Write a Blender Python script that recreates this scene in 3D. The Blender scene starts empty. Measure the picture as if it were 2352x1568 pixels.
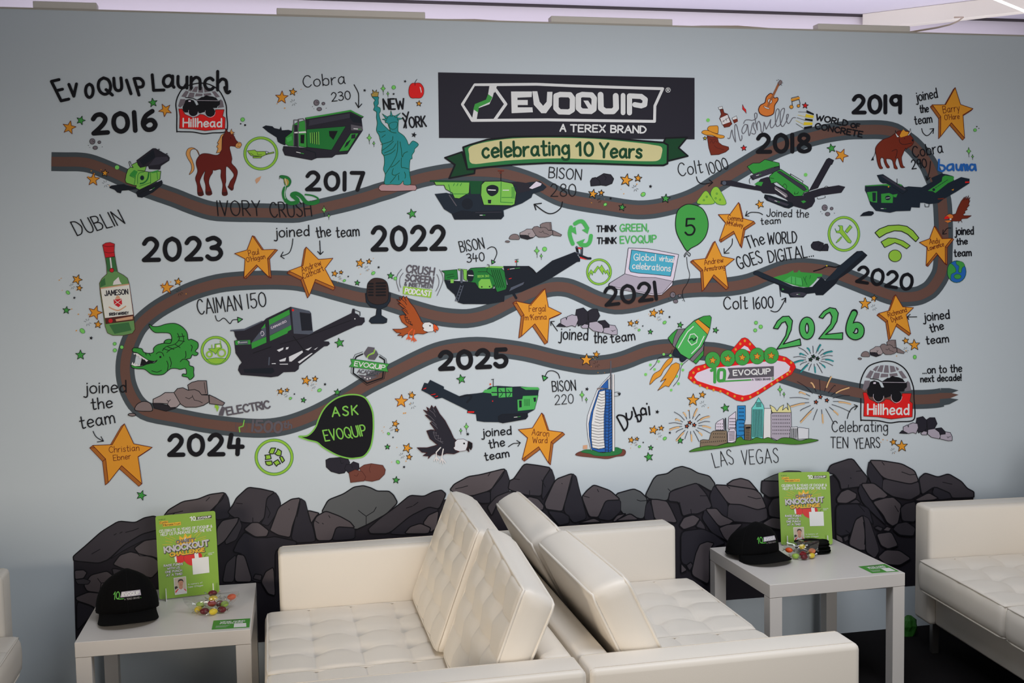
import bpy, bmesh, math, random
from mathutils import Vector, Matrix
from mathutils.geometry import tessellate_polygon
random.seed(4)
scene = bpy.context.scene
COL = scene.collection
R = math.radians

# ---------------------------------------------------------------- camera
cam_data = bpy.data.cameras.new('camera')
cam = bpy.data.objects.new('camera', cam_data)
COL.objects.link(cam)
cam_data.sensor_width = 36.0
cam_data.lens = 36.0 * 2588.925 / 2352.0
cam_data.clip_start = 0.05
cr, cu, cf = Vector((0.97678, -0.21357, -0.01793)), Vector((0.0333, 0.0685, 0.9971)), Vector((0.2117, 0.97451, -0.07405))
cr.normalize(); cf.normalize(); cu = cr.cross(cf).normalized(); cr = cf.cross(cu).normalized()
m = Matrix((cr, cu, -cf)).transposed().to_4x4()
m.translation = Vector((-0.48399, -4.38393, 1.65371))
cam.matrix_world = m
scene.camera = cam

# ---------------------------------------------------------------- world, light, exposure
world = bpy.data.worlds.new('world'); scene.world = world
world.use_nodes = True
wb = world.node_tree.nodes['Background']
wb.inputs[0].default_value = (0.86, 0.9, 1.0, 1); wb.inputs[1].default_value = 0.08

def area_light(name, loc, target, sx, sy, watts, colour, spread=180):
    d = bpy.data.lights.new(name, 'AREA'); d.shape = 'RECTANGLE'; d.size = sx; d.size_y = sy; d.spread = R(spread)
    d.energy = watts; d.color = colour
    o = bpy.data.objects.new(name, d); COL.objects.link(o)
    o.location = loc
    o.rotation_euler = (Vector(target) - Vector(loc)).to_track_quat('-Z', 'Y').to_euler()
    return o
area_light('window_daylight', (1.5, -6.3, 1.6), (0.95, 0, 1.5), 2.2, 2.2, 17.5, (1.0, 0.985, 0.97), 76)
area_light('ceiling_daylight', (0.95, -1.7, 2.88), (0.95, -1.3, 0), 1.8, 1.1, 25, (0.9, 0.93, 1.0), 145)
area_light('low_warm_fill', (-3.4, -3.9, 1.2), (0.0, -0.6, 0.4), 1.0, 0.9, 11, (1.0, 0.87, 0.70), 66)  # added low warm fill for table and sofa fronts, not a known doorway
area_light('back_room_light', (0.9, 0.62, 2.35), (0.9, 0.9, 2.9), 5.5, 0.5, 15.5, (0.96, 0.93, 1.0))
vs = scene.view_settings
vs.view_transform = 'Standard'; vs.look = 'None'; vs.exposure = 0.0; vs.gamma = 1.0
vs.use_curve_mapping = False

# ---------------------------------------------------------------- helpers
def lin(c):
    return tuple(((v/255)/12.92 if v/255 <= .04045 else ((v/255+.055)/1.055)**2.4) for v in c)
MATS = {}
def mat(name, rgb, rough=.55, spec=.3, metal=0., boost=1., bump=0., bscale=200., coat=0., mottled=0.):
    if name in MATS: return MATS[name]
    m = bpy.data.materials.new(name); m.use_nodes = True
    nt = m.node_tree; b = nt.nodes['Principled BSDF']
    c = tuple(min(.92, v*boost) for v in lin(rgb))
    b.inputs['Base Color'].default_value = (*c, 1)
    b.inputs['Roughness'].default_value = rough
    b.inputs['Specular IOR Level'].default_value = spec
    b.inputs['Metallic'].default_value = metal
    if coat: b.inputs['Coat Weight'].default_value = coat
    if mottled:
        n = nt.nodes.new('ShaderNodeTexNoise'); n.inputs['Scale'].default_value = 9; n.inputs['Detail'].default_value = 4
        tc = nt.nodes.new('ShaderNodeTexCoord'); nt.links.new(tc.outputs['Object'], n.inputs['Vector'])
        mx = nt.nodes.new('ShaderNodeMix'); mx.data_type = 'RGBA'
        mx.inputs[6].default_value = (*[v*(1-mottled) for v in c], 1); mx.inputs[7].default_value = (*[min(.95, v*(1+mottled)) for v in c], 1)
        nt.links.new(n.outputs['Fac'], mx.inputs[0]); nt.links.new(mx.outputs[2], b.inputs['Base Color'])
    if bump:
        n = nt.nodes.new('ShaderNodeTexNoise'); n.inputs['Scale'].default_value = bscale; n.inputs['Detail'].default_value = 3
        tc = nt.nodes.new('ShaderNodeTexCoord'); nt.links.new(tc.outputs['Object'], n.inputs['Vector'])
        bp = nt.nodes.new('ShaderNodeBump'); bp.inputs['Strength'].default_value = bump; bp.inputs['Distance'].default_value = .002
        nt.links.new(n.outputs['Fac'], bp.inputs['Height']); nt.links.new(bp.outputs['Normal'], b.inputs['Normal'])
    MATS[name] = m
    return m

def link_mesh(name, me, mats, parent=None, smooth=False):
    for m in (mats if isinstance(mats, (list, tuple)) else [mats]): me.materials.append(m)
    if smooth: me.polygons.foreach_set('use_smooth', [True]*len(me.polygons))
    o = bpy.data.objects.new(name, me); COL.objects.link(o)
    if parent is not None: o.parent = parent
    return o
def obj(name, bm, mats, parent=None, smooth=False):
    me = bpy.data.meshes.new(name); bm.normal_update(); bm.to_mesh(me); bm.free()
    return link_mesh(name, me, mats, parent, smooth)
def tag(o, label=None, cat=None, group=None, kind=None):
    if label: o['label'] = label
    if cat: o['category'] = cat
    if group: o['group'] = group
    if kind: o['kind'] = kind
    return o
def empty(name, loc=(0, 0, 0), rz=0., parent=None):
    o = bpy.data.objects.new(name, None); COL.objects.link(o); o.location = loc; o.rotation_euler = (0, 0, rz)
    o.empty_display_size = .05
    if parent is not None: o.parent = parent
    return o
def box(bm, lo, hi, bevel=0., seg=2):
    lo, hi = Vector(lo), Vector(hi)
    mtx = Matrix.Translation((lo+hi)/2) @ Matrix.Diagonal((*(hi-lo), 1))
    r = bmesh.ops.create_cube(bm, size=1, matrix=mtx)
    if bevel:
        es = list({e for v in r['verts'] for e in v.link_edges})
        bmesh.ops.bevel(bm, geom=es, offset=bevel, segments=seg, affect='EDGES', profile=.5)
def tube(bm, pts, rad, n=8, closed=False):
    pts = [Vector(p) for p in pts]; rings = []; N = len(pts); prev = None
    for i, p in enumerate(pts):
        a = pts[(i-1) % N] if (closed or i) else p
        b = pts[(i+1) % N] if (closed or i < N-1) else p
        t = (b-a).normalized()
        if prev is None:
            u = t.orthogonal().normalized()
        else:
            u = (prev - t*prev.dot(t)).normalized()
        prev = u; w = t.cross(u)
        r = rad[i] if isinstance(rad, (list, tuple)) else rad
        rings.append([bm.verts.new(p+(u*math.cos(2*math.pi*k/n)+w*math.sin(2*math.pi*k/n))*r) for k in range(n)])
    M = N if closed else N-1
    for i in range(M):
        A, B = rings[i], rings[(i+1) % N]
        for k in range(n): bm.faces.new((A[k], A[(k+1) % n], B[(k+1) % n], B[k]))
    if not closed:
        bm.faces.new(rings[0][::-1]); bm.faces.new(rings[-1])
def spline(P, closed=False, n=5):
    """points on a Catmull-Rom curve through P"""
    P = [tuple(p) for p in P]; N = len(P); out = []
    if N < 3: return P
    for i in range(N if closed else N-1):
        if closed: p0, p1, p2, p3 = P[i-1], P[i], P[(i+1) % N], P[(i+2) % N]
        else: p0, p1, p2, p3 = P[max(i-1, 0)], P[i], P[i+1], P[min(i+2, N-1)]
        for k in range(n):
            t = k/n
            out.append(tuple(.5*(2*b+(c-a)*t+(2*a-5*b+4*c-d)*t*t+(3*b-a-3*c+d)*t**3) for a, b, c, d in zip(p0, p1, p2, p3)))
    if not closed: out.append(P[-1])
    return out

# ---------------------------------------------------------------- flat printed artwork: fills, brush lines, brush lettering
def pts_of(s): return [tuple(float(v) for v in q.split(',')) for q in s.split()]
def star_pts(cx, cy, r, rot=0., inner=.42, n=5):
    return [(cx+(r if i % 2 == 0 else r*inner)*math.sin(rot+math.pi*i/n), cy-(r if i % 2 == 0 else r*inner)*math.cos(rot+math.pi*i/n)) for i in range(2*n)]
def oval(cx, cy, rx, ry=None, rot=0., n=20):
    ry = ry or rx; c, s = math.cos(rot), math.sin(rot)
    return [(cx+rx*math.cos(2*math.pi*k/n)*c-ry*math.sin(2*math.pi*k/n)*s, cy+rx*math.cos(2*math.pi*k/n)*s+ry*math.sin(2*math.pi*k/n)*c) for k in range(n)]
GLY = {
'A': (.7, '0,0 .35,1 .7,0;.13,.36 .57,.36'), 'B': (.58, '0,0 0,1;~0,1 .4,.96 .5,.78 .38,.58 0,.53;~0,.53 .42,.5 .58,.27 .42,.04 0,0'),
'C': (.62, '~.6,.82 .45,.98 .22,.95 .03,.65 .03,.32 .22,.04 .45,.02 .62,.18'), 'D': (.62, '0,0 0,1;~0,1 .35,.93 .6,.6 .57,.33 .35,.06 0,0'),
'E': (.5, '.5,1 0,1 0,0 .5,0;0,.52 .42,.52'), 'F': (.48, '.5,1 0,1 0,0;0,.52 .4,.52'),
'G': (.66, '~.6,.84 .45,.98 .22,.95 .03,.65 .03,.32 .2,.04 .42,0 .62,.14;.38,.42 .66,.42 .63,.05'), 'H': (.6, '0,0 0,1;.6,0 .6,1;0,.5 .6,.5'),
'I': (.02, '0,0 0,1'), 'J': (.45, '~.45,1 .45,.3 .33,.02 .12,.02 0,.2'), 'K': (.56, '0,0 0,1;.54,1 0,.42;.16,.57 .56,0'), 'L': (.46, '0,1 0,0 .46,0'),
'M': (.78, '0,0 .07,1 .39,.25 .71,1 .78,0'), 'N': (.6, '0,0 0,1 .6,0 .6,1'),
'O': (.7, '~.35,1 .1,.85 0,.5 .1,.15 .35,0 .6,.15 .7,.5 .6,.85 .35,1'), 'P': (.53, '0,0 0,1;~0,1 .38,.98 .53,.75 .38,.5 0,.47'),
'Q': (.72, '~.35,1 .1,.85 0,.5 .1,.15 .35,0 .6,.15 .7,.5 .6,.85 .35,1;.42,.28 .74,-.08'), 'R': (.56, '0,0 0,1;~0,1 .38,.98 .53,.75 .38,.5 0,.47;.2,.47 .56,0'),
'S': (.53, '~.5,.85 .35,1 .1,.93 .05,.72 .28,.53 .5,.33 .45,.07 .2,0 0,.15'), 'T': (.6, '0,1 .6,1;.3,1 .3,0'), 'U': (.58, '~0,1 0,.3 .15,.02 .43,.02 .58,.3 .58,1'),
'V': (.6, '0,1 .3,0 .6,1'), 'W': (.9, '0,1 .22,0 .45,.75 .68,0 .9,1'), 'X': (.55, '0,0 .55,1;0,1 .55,0'), 'Y': (.6, '0,1 .3,.5 .6,1;.3,.5 .3,0'), 'Z': (.5, '0,1 .5,1 0,0 .5,0'),
'a': (.52, '~.46,.48 .3,.62 .08,.5 .02,.22 .15,.02 .34,.08 .46,.35;.46,.6 .46,.1 .53,0'), 'b': (.48, '0,1 0,0;~0,.4 .2,.6 .42,.52 .48,.28 .4,.05 .18,.02 0,.15'),
'c': (.44, '~.42,.52 .28,.62 .08,.5 .02,.25 .14,.03 .32,0 .44,.12'), 'd': (.47, '~.46,.4 .3,.58 .1,.5 .02,.25 .12,.03 .3,.04 .46,.2;.46,1 .46,0'),
'e': (.46, '~.04,.3 .46,.36 .4,.56 .22,.62 .05,.45 .03,.2 .18,0 .46,.1'), 'f': (.36, '~.4,.95 .25,1 .17,.85 .17,0;0,.58 .36,.58'),
'g': (.47, '~.46,.4 .3,.6 .1,.52 .02,.28 .14,.06 .32,.08 .46,.25;~.47,.6 .47,-.15 .36,-.34 .12,-.34 0,-.22'), 'h': (.43, '0,1 0,0;~0,.36 .2,.6 .38,.55 .43,.35 .43,0'),
'i': (.04, '0,.6 0,0;.01,.8 .01,.83'), 'j': (.22, '~.22,.6 .22,-.15 .12,-.33 -.05,-.28;.22,.82 .22,.85'), 'k': (.42, '0,1 0,0;.4,.6 0,.25;.12,.35 .42,0'), 'l': (.03, '0,1 0,0'),
'm': (.7, '0,.6 0,0;~0,.38 .15,.6 .3,.55 .35,.35 .35,0;~.35,.38 .5,.6 .65,.55 .7,.35 .7,0'), 'n': (.43, '0,.6 0,0;~0,.36 .2,.6 .38,.55 .43,.35 .43,0'),
'o': (.5, '~.25,.62 .07,.52 0,.3 .08,.07 .26,0 .44,.1 .5,.32 .42,.55 .25,.62'), 'p': (.48, '0,.6 0,-.38;~0,.4 .2,.6 .42,.52 .48,.28 .4,.05 .18,.02 0,.15'),
'r': (.32, '0,.6 0,0;~0,.33 .15,.56 .33,.6'), 's': (.37, '~.37,.53 .22,.62 .06,.53 .1,.37 .3,.27 .36,.1 .18,0 0,.1'), 't': (.34, '~.15,.95 .15,.1 .24,0 .36,.04;0,.62 .34,.62'),
'u': (.43, '~0,.6 0,.2 .1,.02 .28,.02 .43,.25;.43,.6 .43,0'), 'v': (.44, '0,.6 .22,0 .44,.6'), 'w': (.64, '0,.6 .16,0 .32,.5 .48,0 .64,.6'), 'x': (.4, '0,0 .4,.6;0,.6 .4,0'),
'y': (.46, '0,.6 .22,.04;.46,.6 .1,-.36'),
'0': (.6, '~.3,1 .08,.85 0,.5 .08,.15 .3,0 .52,.15 .6,.5 .52,.85 .3,1'), '1': (.03, '0,1 0,0'), '|': (.2, '0,.8 .18,1 .18,0'),
'2': (.58, '~.02,.78 .15,.97 .36,1 .53,.8 .48,.55 .25,.25 0,0;0,0 .6,0'), '3': (.54, '~.02,.92 .28,1 .5,.82 .42,.62 .18,.53;~.18,.53 .45,.48 .55,.25 .4,.03 .15,0 0,.12'),
'4': (.58, '.1,1 0,.38 .58,.38;.4,.75 .36,0'), '5': (.52, '.5,1 .08,1 .05,.56;~.05,.55 .35,.6 .52,.35 .4,.05 .15,0 0,.15'),
'6': (.54, '~.45,1 .15,.75 .02,.35 .15,.03 .4,.02 .54,.25 .42,.5 .2,.48 .04,.3'), '7': (.55, '0,1 .55,1 .28,0'),
'8': (.55, '~.29,.52 .08,.68 .12,.92 .31,1 .49,.88 .47,.68 .29,.52 .05,.32 .08,.08 .3,0 .53,.1 .55,.32 .29,.52'), '9': (.5, '~.5,.72 .38,.98 .12,.95 .02,.72 .15,.5 .38,.52 .5,.75;.5,.98 .5,0'),
'.': (.03, '.01,0 .01,.03'), ',': (.05, '.05,.06 0,-.14'), '!': (.03, '.01,1 .01,.3;.01,.05 .01,0'), "'": (.03, '.02,1 0,.82'), '-': (.3, '0,.4 .3,.4'),
'&': (.6, '~.6,.0 .15,.68 .2,.95 .38,.95 .4,.75 .08,.4 .05,.1 .3,0 .58,.4'), '%': (.7, '.6,1 .1,0;~.15,1 .02,.85 .15,.7 .28,.85 .15,1;~.55,.3 .42,.15 .55,0 .68,.15 .55,.3'),
}
class Art:
    """collects flat shapes drawn in sheet units and turns them into one mesh; place(x, y, k) gives the k-th layer's point in the world"""
    def __init__(self, place, palette, frame=None, step=2.2e-5, base=0.):
        self.place, self.pal, self.step, self.base = place, palette, step, base
        self.v, self.f, self.mi, self.keys, self.k = [], [], [], [], 0
        self.butt = False
        self.o = frame or (0, 0, 1, 1)
    def _add(self, P, faces, col):
        n0 = len(self.v); ox, oy, sx, sy = self.o
        d = self.base+self.k*self.step; top = 0.
        for q in P:
            e = q[2] if len(q) > 2 else 0.
            top = max(top, e); self.v.append(self.place(ox+q[0]*sx, oy+q[1]*sy, d+e))
        if col not in self.keys: self.keys.append(col)
        ci = self.keys.index(col)
        for q in faces: self.f.append([n0+i for i in q]); self.mi.append(ci)
        self.k += 1+int(top/self.step)
    def fill(self, col, P, edge=None, w=3, n=4):
        if isinstance(P, str):
            sm = P[0] == '~'; P = pts_of(P[1:] if sm else P)
            if sm: P = spline(P, True, n)
        tri = tessellate_polygon([[Vector((x, y, 0)) for x, y in P]])
        self._add(P, tri, col)
        if edge: self.line(edge, w, P, closed=True)
        return self
    def line(self, col, w, P, closed=False, n=4):
        """one brush stroke, or several divided by ;"""
        V, F = [], []
        if isinstance(P, str):
            for s in P.split(';'):
                if not s.strip(): continue
                sm = s[0] == '~'; Q = pts_of(s[1:] if sm else s)
                if sm: Q = spline(Q, closed, n)
                self._stroke(Q, w, closed, V, F)
        else: self._stroke(P, w, closed, V, F)
        if V: self._add(V, F, col)
        return self
    def lines(self, col, w, LS):
        V, F = [], []
        for Q in LS: self._stroke(Q, w, False, V, F)
        self._add(V, F, col)
    def _stroke(self, Q, w, closed, V, F):
        """a ribbon with round ends; each later piece lies a hair above the one before, as paint does"""
        r = w/2; g = self.step*.16; P = [tuple(Q[0])]
        for q in Q[1:]:
            if math.dist(q, P[-1]) > 1e-3: P.append(tuple(q))
        if closed and math.dist(P[0], P[-1]) > 1e-3: P.append(P[0])
        e = max([v[2] for v in V], default=0.)
        e = e if e < self.step*2 else self.step*.2
        if len(P) == 1:
            i = len(V); V += [(P[0][0]+r*math.cos(.6*k), P[0][1]+r*math.sin(.6*k), e) for k in range(10)]; F.append(list(range(i, i+10))); return
        runs, cur = [], [P[0]]
        for i in range(1, len(P)):
            cur.append(P[i])
            if i < len(P)-1:
                a0 = math.atan2(P[i][1]-P[i-1][1], P[i][0]-P[i-1][0]); a1 = math.atan2(P[i+1][1]-P[i][1], P[i+1][0]-P[i][0])
                if abs((a1-a0+math.pi) % (2*math.pi)-math.pi) > .7: runs.append(cur); cur = [P[i]]
        runs.append(cur)
        for run in runs:
            e += g; n = len(run); i0 = len(V)
            for i, p in enumerate(run):
                a = run[max(i-1, 0)]; b = run[min(i+1, n-1)]
                if 0 < i < n-1:
                    d0 = Vector((p[0]-a[0], p[1]-a[1])).normalized(); d1 = Vector((b[0]-p[0], b[1]-p[1])).normalized()
                    t = (d0+d1).normalized(); k = r/max(.5, t.dot(d0))
                else: t = Vector((b[0]-a[0], b[1]-a[1])).normalized(); k = r
                z = e+i*g*.35
                V += [(p[0]-t.y*k, p[1]+t.x*k, z), (p[0]+t.y*k, p[1]-t.x*k, z)]
            for i in range(n-1): F.append([i0+2*i, i0+2*i+1, i0+2*i+3, i0+2*i+2])
            for end in (() if self.butt else (0, n-1)):
                p = run[end]; o = run[1] if end == 0 else run[-2]; th = math.atan2(p[1]-o[1], p[0]-o[0]); j = len(V)
                z = e+end*g*.35
                V += [(p[0]+r*math.cos(th+math.pi*(k/6-.5)), p[1]+r*math.sin(th+math.pi*(k/6-.5)), z) for k in range(7)]
                F.append(list(range(j, j+7)))
            e += n*g*.35
    def text(self, s, x0, y0, x1, y1, h, w, col, lean=0., gap=.2, space=.42):
        """brush lettering on the baseline from (x0, y0) to (x1, y1), capitals h high"""
        wid = 0.
        for i, ch in enumerate(s): wid += (space if ch == ' ' else GLY[ch][0])+(gap if i < len(s)-1 and ch != ' ' else 0)
        L = math.dist((x0, y0), (x1, y1)); ex, ey = (x1-x0)/L, (y1-y0)/L
        ux, uy = ey*h+lean, -ex*h
        k = L/max(wid, 1e-6); cur = 0.; V, F = [], []
        for ch in s:
            if ch == ' ': cur += space; continue
            gw, g = GLY[ch]
            for st in g.split(';'):
                sm = st[0] == '~'; Q = pts_of(st[1:] if sm else st)
                if sm: Q = spline(Q, False, 4)
                self._stroke([(x0+(cur+a)*k*ex+b*ux, y0+(cur+a)*k*ey+b*uy) for a, b in Q], w, False, V, F)
            cur += gw+gap
        self._add(V, F, col)
        return self
    def build(self, name, parent=None, label=None):
        me = bpy.data.meshes.new(name)
        me.from_pydata(self.v, [], self.f)
        me.polygons.foreach_set('material_index', self.mi)
        o = link_mesh(name, me, [self.pal(k) for k in self.keys], parent)
        if label: o['label'] = label
        return o
# ================================================================ the setting
WALL = mat('pale_blue_wall_paint', (219, 229, 236), rough=.7, spec=.25)
FLOOR = mat('near_black_carpet', (26, 24, 25), rough=.95, spec=.1, bump=.4, bscale=260)
CEIL = mat('lilac_white_ceiling', (226, 222, 236), rough=.7)
UPPER = mat('white_upper_wall', (238, 230, 238), rough=.7)
GAP = mat('dark_shadow_gap', (70, 64, 68), rough=.8)
EDGE = mat('raw_panel_edge', (196, 190, 180), rough=.8)
WX0, WX1, WZ = -4.2, 5.4, 2.577
def slab(name, lo, hi, m, bevel=0.):
    bm = bmesh.new(); box(bm, lo, hi, bevel)
    return tag(obj(name, bm, m), kind='structure')
slab('wall_back', (WX0, 0, 0), (WX1, .1, WZ-.006), WALL)
slab('trim_1', (WX0, -.002, WZ-.006), (WX1, .104, WZ), EDGE)
slab('floor', (WX0, -7.5, -.05), (WX1, 1.3, 0), FLOOR)
slab('ceiling', (WX0, -.6, 2.905), (WX1, 1.25, 2.95), CEIL)
slab('wall_upper', (WX0, 1.18, 0), (WX1, 1.25, 2.905), UPPER)
slab('gap_shade_strip', (WX0, 1.15, 2.896), (WX1, 1.18, 2.905), GAP)  # solid strip coloured dark for the shade in the gap under the ceiling

# ================================================================ the printed mural
H = (0.001550783546, -3.983786826e-05, -1.374448642, -0.0001526630331, -0.0015858343, 2.601000681, -7.553204914e-05, -2.42382662e-05)
def on_wall(u, v, d):
    """mural drawing grid -> metres on the wall"""
    w = H[6]*u+H[7]*v+1
    return ((H[0]*u+H[1]*v+H[2])/w, -.0006-d, (H[3]*u+H[4]*v+H[5])/w)
INK = dict(k=(16, 16, 22), dk=(36, 34, 44), dk2=(54, 52, 64), sl=(76, 82, 96), nv=(26, 36, 48), nv2=(20, 26, 36), gr=(52, 142, 58), g2=(30, 112, 50), dg=(16, 74, 40), lg=(118, 182, 76), yg=(138, 184, 60),
    mg=(72, 166, 84), dot=(116, 196, 96), pg=(62, 148, 66), orr=(216, 142, 44), ob=(160, 96, 38), mr=(92, 24, 18), rd=(218, 28, 28), wh=(228, 220, 234), lc=(206, 196, 216), gy=(112, 104, 112), g4=(150, 142, 152), bn=(100, 72, 64), rg=(66, 74, 80),
    hb=(98, 26, 20), mane=(204, 146, 82), tl=(36, 132, 136), gold=(166, 140, 70), pk=(172, 136, 138), rk=(122, 108, 108), rk2=(150, 138, 140), bz=(112, 40, 24), hoof=(64, 20, 18), bone=(216, 206, 206), sky=(70, 160, 186), bl=(42, 124, 184), bb=(36, 88, 160), ry=(36, 96, 172),
    tan=(212, 170, 122), eag=(158, 74, 30), beak=(232, 84, 40), lilac=(202, 204, 228), aqua=(104, 194, 188), sand=(216, 204, 146), brk=(124, 108, 90), lav=(164, 156, 170), grs=(70, 122, 44), cream=(196, 188, 138), rbn=(40, 112, 62), rbd=(18, 62, 36), yel=(230, 184, 40), red2=(190, 30, 40),
    grd=(70, 118, 76), btl=(96, 140, 84), btl2=(56, 104, 62), lab=(232, 216, 204), rust=(196, 150, 120), br2=(108, 62, 52), brd=(76, 36, 30), r1=(84, 77, 81), r2=(60, 56, 62), r3=(43, 41, 49), r4=(86, 88, 90), r5=(36, 33, 40), mic=(52, 36, 34), grey=(88, 84, 92), wood=(150, 92, 58), org2=(206, 116, 50))
def ink(k): return mat('print_'+k, INK[k], rough=.62, spec=.22, boost=1.42)
MURAL = empty('wall_mural', (0, 0, 0))
tag(MURAL, 'printed wall mural with a winding brown road, year numbers, stars, machines and dark rocks', 'mural')
Z = 460/2254
FR = dict(A=(100, 140), B=(540, 140), D=(1540, 160), E=(1880, 180), F=(100, 450), G=(500, 430), H=(880, 480), I=(1260, 480), J=(1600, 440), K=(1880, 440), L=(120, 700), M=(500, 680),
          N=(860, 760), O=(1260, 760), P=(1560, 680), Q=(1800, 780), R=(1540, 860), S=(1860, 640), T=(150, 840), U=(540, 860))
FRAMES = {k: (a, b, Z, Z) for k, (a, b) in FR.items()}
q = 600/2240
FRAMES.update(C=(990, 140, 630/2352, 630/2352), V=(160, 1100, q, q), X=(700, 1040, q, q), Y=(1240, 1040, q, q), W=(1780, 1040, 572/2135, 572/2135), px=(0, 0, 1, 1))
N_ART = [0]
def art(fr, level=1, stack=0):
    N_ART[0] += 1
    return Art(on_wall, ink, FRAMES[fr], base=level*.0011+stack*9e-5+(N_ART[0] % 50)*7e-7, step=1e-5 if stack else 2.2e-5)

# ---- road
ROAD = '118,371 150,371.5 185,372 215,378 262,397 300,415 340,433 400,454 440,470 485,484 530,487.5 600,488.5 673,490 700,486 745,476 800,463 846,450 867,443 900,433 950,414 990,404 1040,396 1097,394 1164,400 1226,420 1258,438 1293,454 1340,464 1392,472 1451,481 1490,481 1526,475 1570,463 1606,447 1642,424 1680,400 1715,379 1750,358 1785,341 1825,326 1866,314 1905,305 1948,299 1982,298 2023,298 2054,304 2076,319 2095,333 2112,351 2131,376 2143,402 2154,430 2163,460 2166,500 2167,542 2166,575 2165,603 2160,630 2141,660 2123,673 2104,680 2074,682 2043,677 2002,661 1962,645 1931,633 1900,621 1845,614 1804,618 1763,633 1722,649 1682,657 1641,660 1607,660 1556,665 1505,681 1480,689 1454,696 1413,700 1372,690 1331,671 1301,660 1267,659 1227,670 1176,693 1125,719 1084,730 1049,731 1002,725 951,711 900,695 877,688 826,682 775,669 725,655 684,646 643,643 602,643 551,645 500,651 447,666 406,685 365,708 335,731 316,752 304,775 296,795 289,822 287,851 291,880 302,908 318,931 344,947 406,959 467,971 528,979 582,983 622,982 662,975 703,961 744,942 806,907 847,882 908,852 960,826 1003,808 1044,799 1095,795 1146,799 1207,808 1268,823 1311,832 1352,838 1393,836 1433,827 1474,811 1505,803 1536,800 1575,801 1617,806 1648,809 1690,820 1740,840 1815,864 1866,880 1927,893 1978,903 2040,913 2102,917 2147,915 2168,911'
rd = Art(on_wall, ink, FRAMES['px'])
RP = spline(pts_of(ROAD), False, 3)
rd.butt = True; rd.line('rg', 43.5, RP[:-1]); rd.line('bn', 22, RP[:-1])
rd.fill('rg', '2160,891 2180,891 2201,896 2184,903 2160,903'); rd.fill('bn', '2158,902 2184,902 2201,906 2182,914 2158,917'); rd.fill('rg', '2158,916 2182,914 2201,917 2180,928 2158,932')
rd.build('road_drawing', MURAL, 'winding brown road with dark grey edges')

# ---- dark rocks along the foot of the mural
N_ROCK = [0]
def soft(P, k=.17):
    out = []
    for i, p in enumerate(P):
        a, b = P[i-1], P[(i+1) % len(P)]
        out += [(p[0]+(a[0]-p[0])*k, p[1]+(a[1]-p[1])*k), (p[0]+(a[0]+b[0]-2*p[0])*k*.3, p[1]+(a[1]+b[1]-2*p[1])*k*.3), (p[0]+(b[0]-p[0])*k, p[1]+(b[1]-p[1])*k)]
    return out
def rock(fr, faces, cracks=None, level=1):
    """faces: colour:points|colour:points, drawn with a thick brush edge"""
    N_ROCK[0] += 1; a = art(fr, level, N_ROCK[0])
    for fc in faces.split('|'):
        c, P = fc.split(':'); a.fill(c, soft(pts_of(P)))
    for i, fc in enumerate(faces.split('|')): a.line('k', 10 if i == 0 else 6, soft(pts_of(fc.split(':')[1])), closed=True)
    if cracks: a.line('k', 6, cracks)
    a.build('boulder_drawing', MURAL)
bk = Art(on_wall, ink, FRAMES['px'], base=.0004)
bk.fill('r5', '168.6,1277 195,1264 233,1236 275,1212 330,1210 357,1205 380,1195 430,1170 510,1150 530,1180 570,1140 630,1150 646,1200 700,1190 735,1200 800,1150 855,1145 900,1170 930,1165 990,1150 1033,1145 1100,1110 1155,1100 1170,1140 1204,1090 1265,1105 1325,1125 1345,1165 1480,1160 1500,1125 1565,1095 1630,1115 1650,1140 1720,1140 1750,1150 1760,1115 1810,1095 1900,1095 1950,1075 1985,1110 2000,1085 2090,1095 2110,1120 2130,1105 2170,1105 2205,1122 2235.3,1128 2235.3,1334 1666,1378 1562,1386 600,1474 174.6,1508')
bk.build('rock_base_drawing', MURAL)  # near-black printed base that shows between the boulders
# left run
rock('V', 'r2:30,660 130,575 270,450 420,358 560,372 640,330 720,315 760,330 770,430 620,470 470,560 330,690 250,720 35,700|r3:620,470 770,430 780,520 640,520 480,600 340,690 470,560', '380,478 400,466;430,462 450,452;480,455 540,440 590,420;190,640 260,600')
rock('V', 'r1:550,590 640,525 740,510 790,540 790,690 700,660 600,650')
rock('V', 'r1:370,730 430,650 520,620 600,640 720,670 760,700 760,790 700,850 540,790 440,760', '570,625 600,655 690,660')
rock('V', 'r2:360,760 540,790 700,850 600,900 480,880 380,840')
rock('V', 'r1:120,910 180,820 320,785 380,830 430,880 380,960 300,980 150,960', '240,850 270,890 260,950;270,890 300,885')
rock('V', 'r1:40,780 120,775 150,800 120,850 45,860|r2:45,860 120,850 180,870 160,900 70,900')
rock('V', 'r1:50,1010 160,965 260,975 300,1010 230,1110 180,1080 60,1040'); rock('V', 'r3:60,1045 180,1085 230,1120 120,1240 60,1300')
rock('V', 'r1:810,310 850,260 970,190 1100,170 1200,130 1330,112 1310,170 1200,280 1100,320 830,330|r3:1330,112 1360,160 1375,240 1370,330 1260,350 1220,285', '830,300 900,288 970,272;900,290 880,305;1170,185 1200,155')
rock('V', 'r2:1400,220 1430,160 1530,68 1640,82 1760,110 1690,160 1670,330 1620,380 1480,370 1380,310 1355,280|r3:1760,110 1790,150 1812,215 1750,330 1700,400 1640,380 1672,325 1690,160', '1480,210 1430,205;1690,230 1720,290 1700,330;1570,330 1570,370')
rock('V', 'r1:1730,400 1790,240 1900,170 1975,160 1970,230 1910,400 1890,500 1790,480 1715,440|r3:1975,160 2020,190 2040,270 2090,430 2110,535 1930,545 1900,500 1920,400', '1970,230 1950,320;1880,255 1882,258')
rock('V', 'r1:1490,430 1560,370 1620,370 1710,440 1690,490 1590,495')
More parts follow.
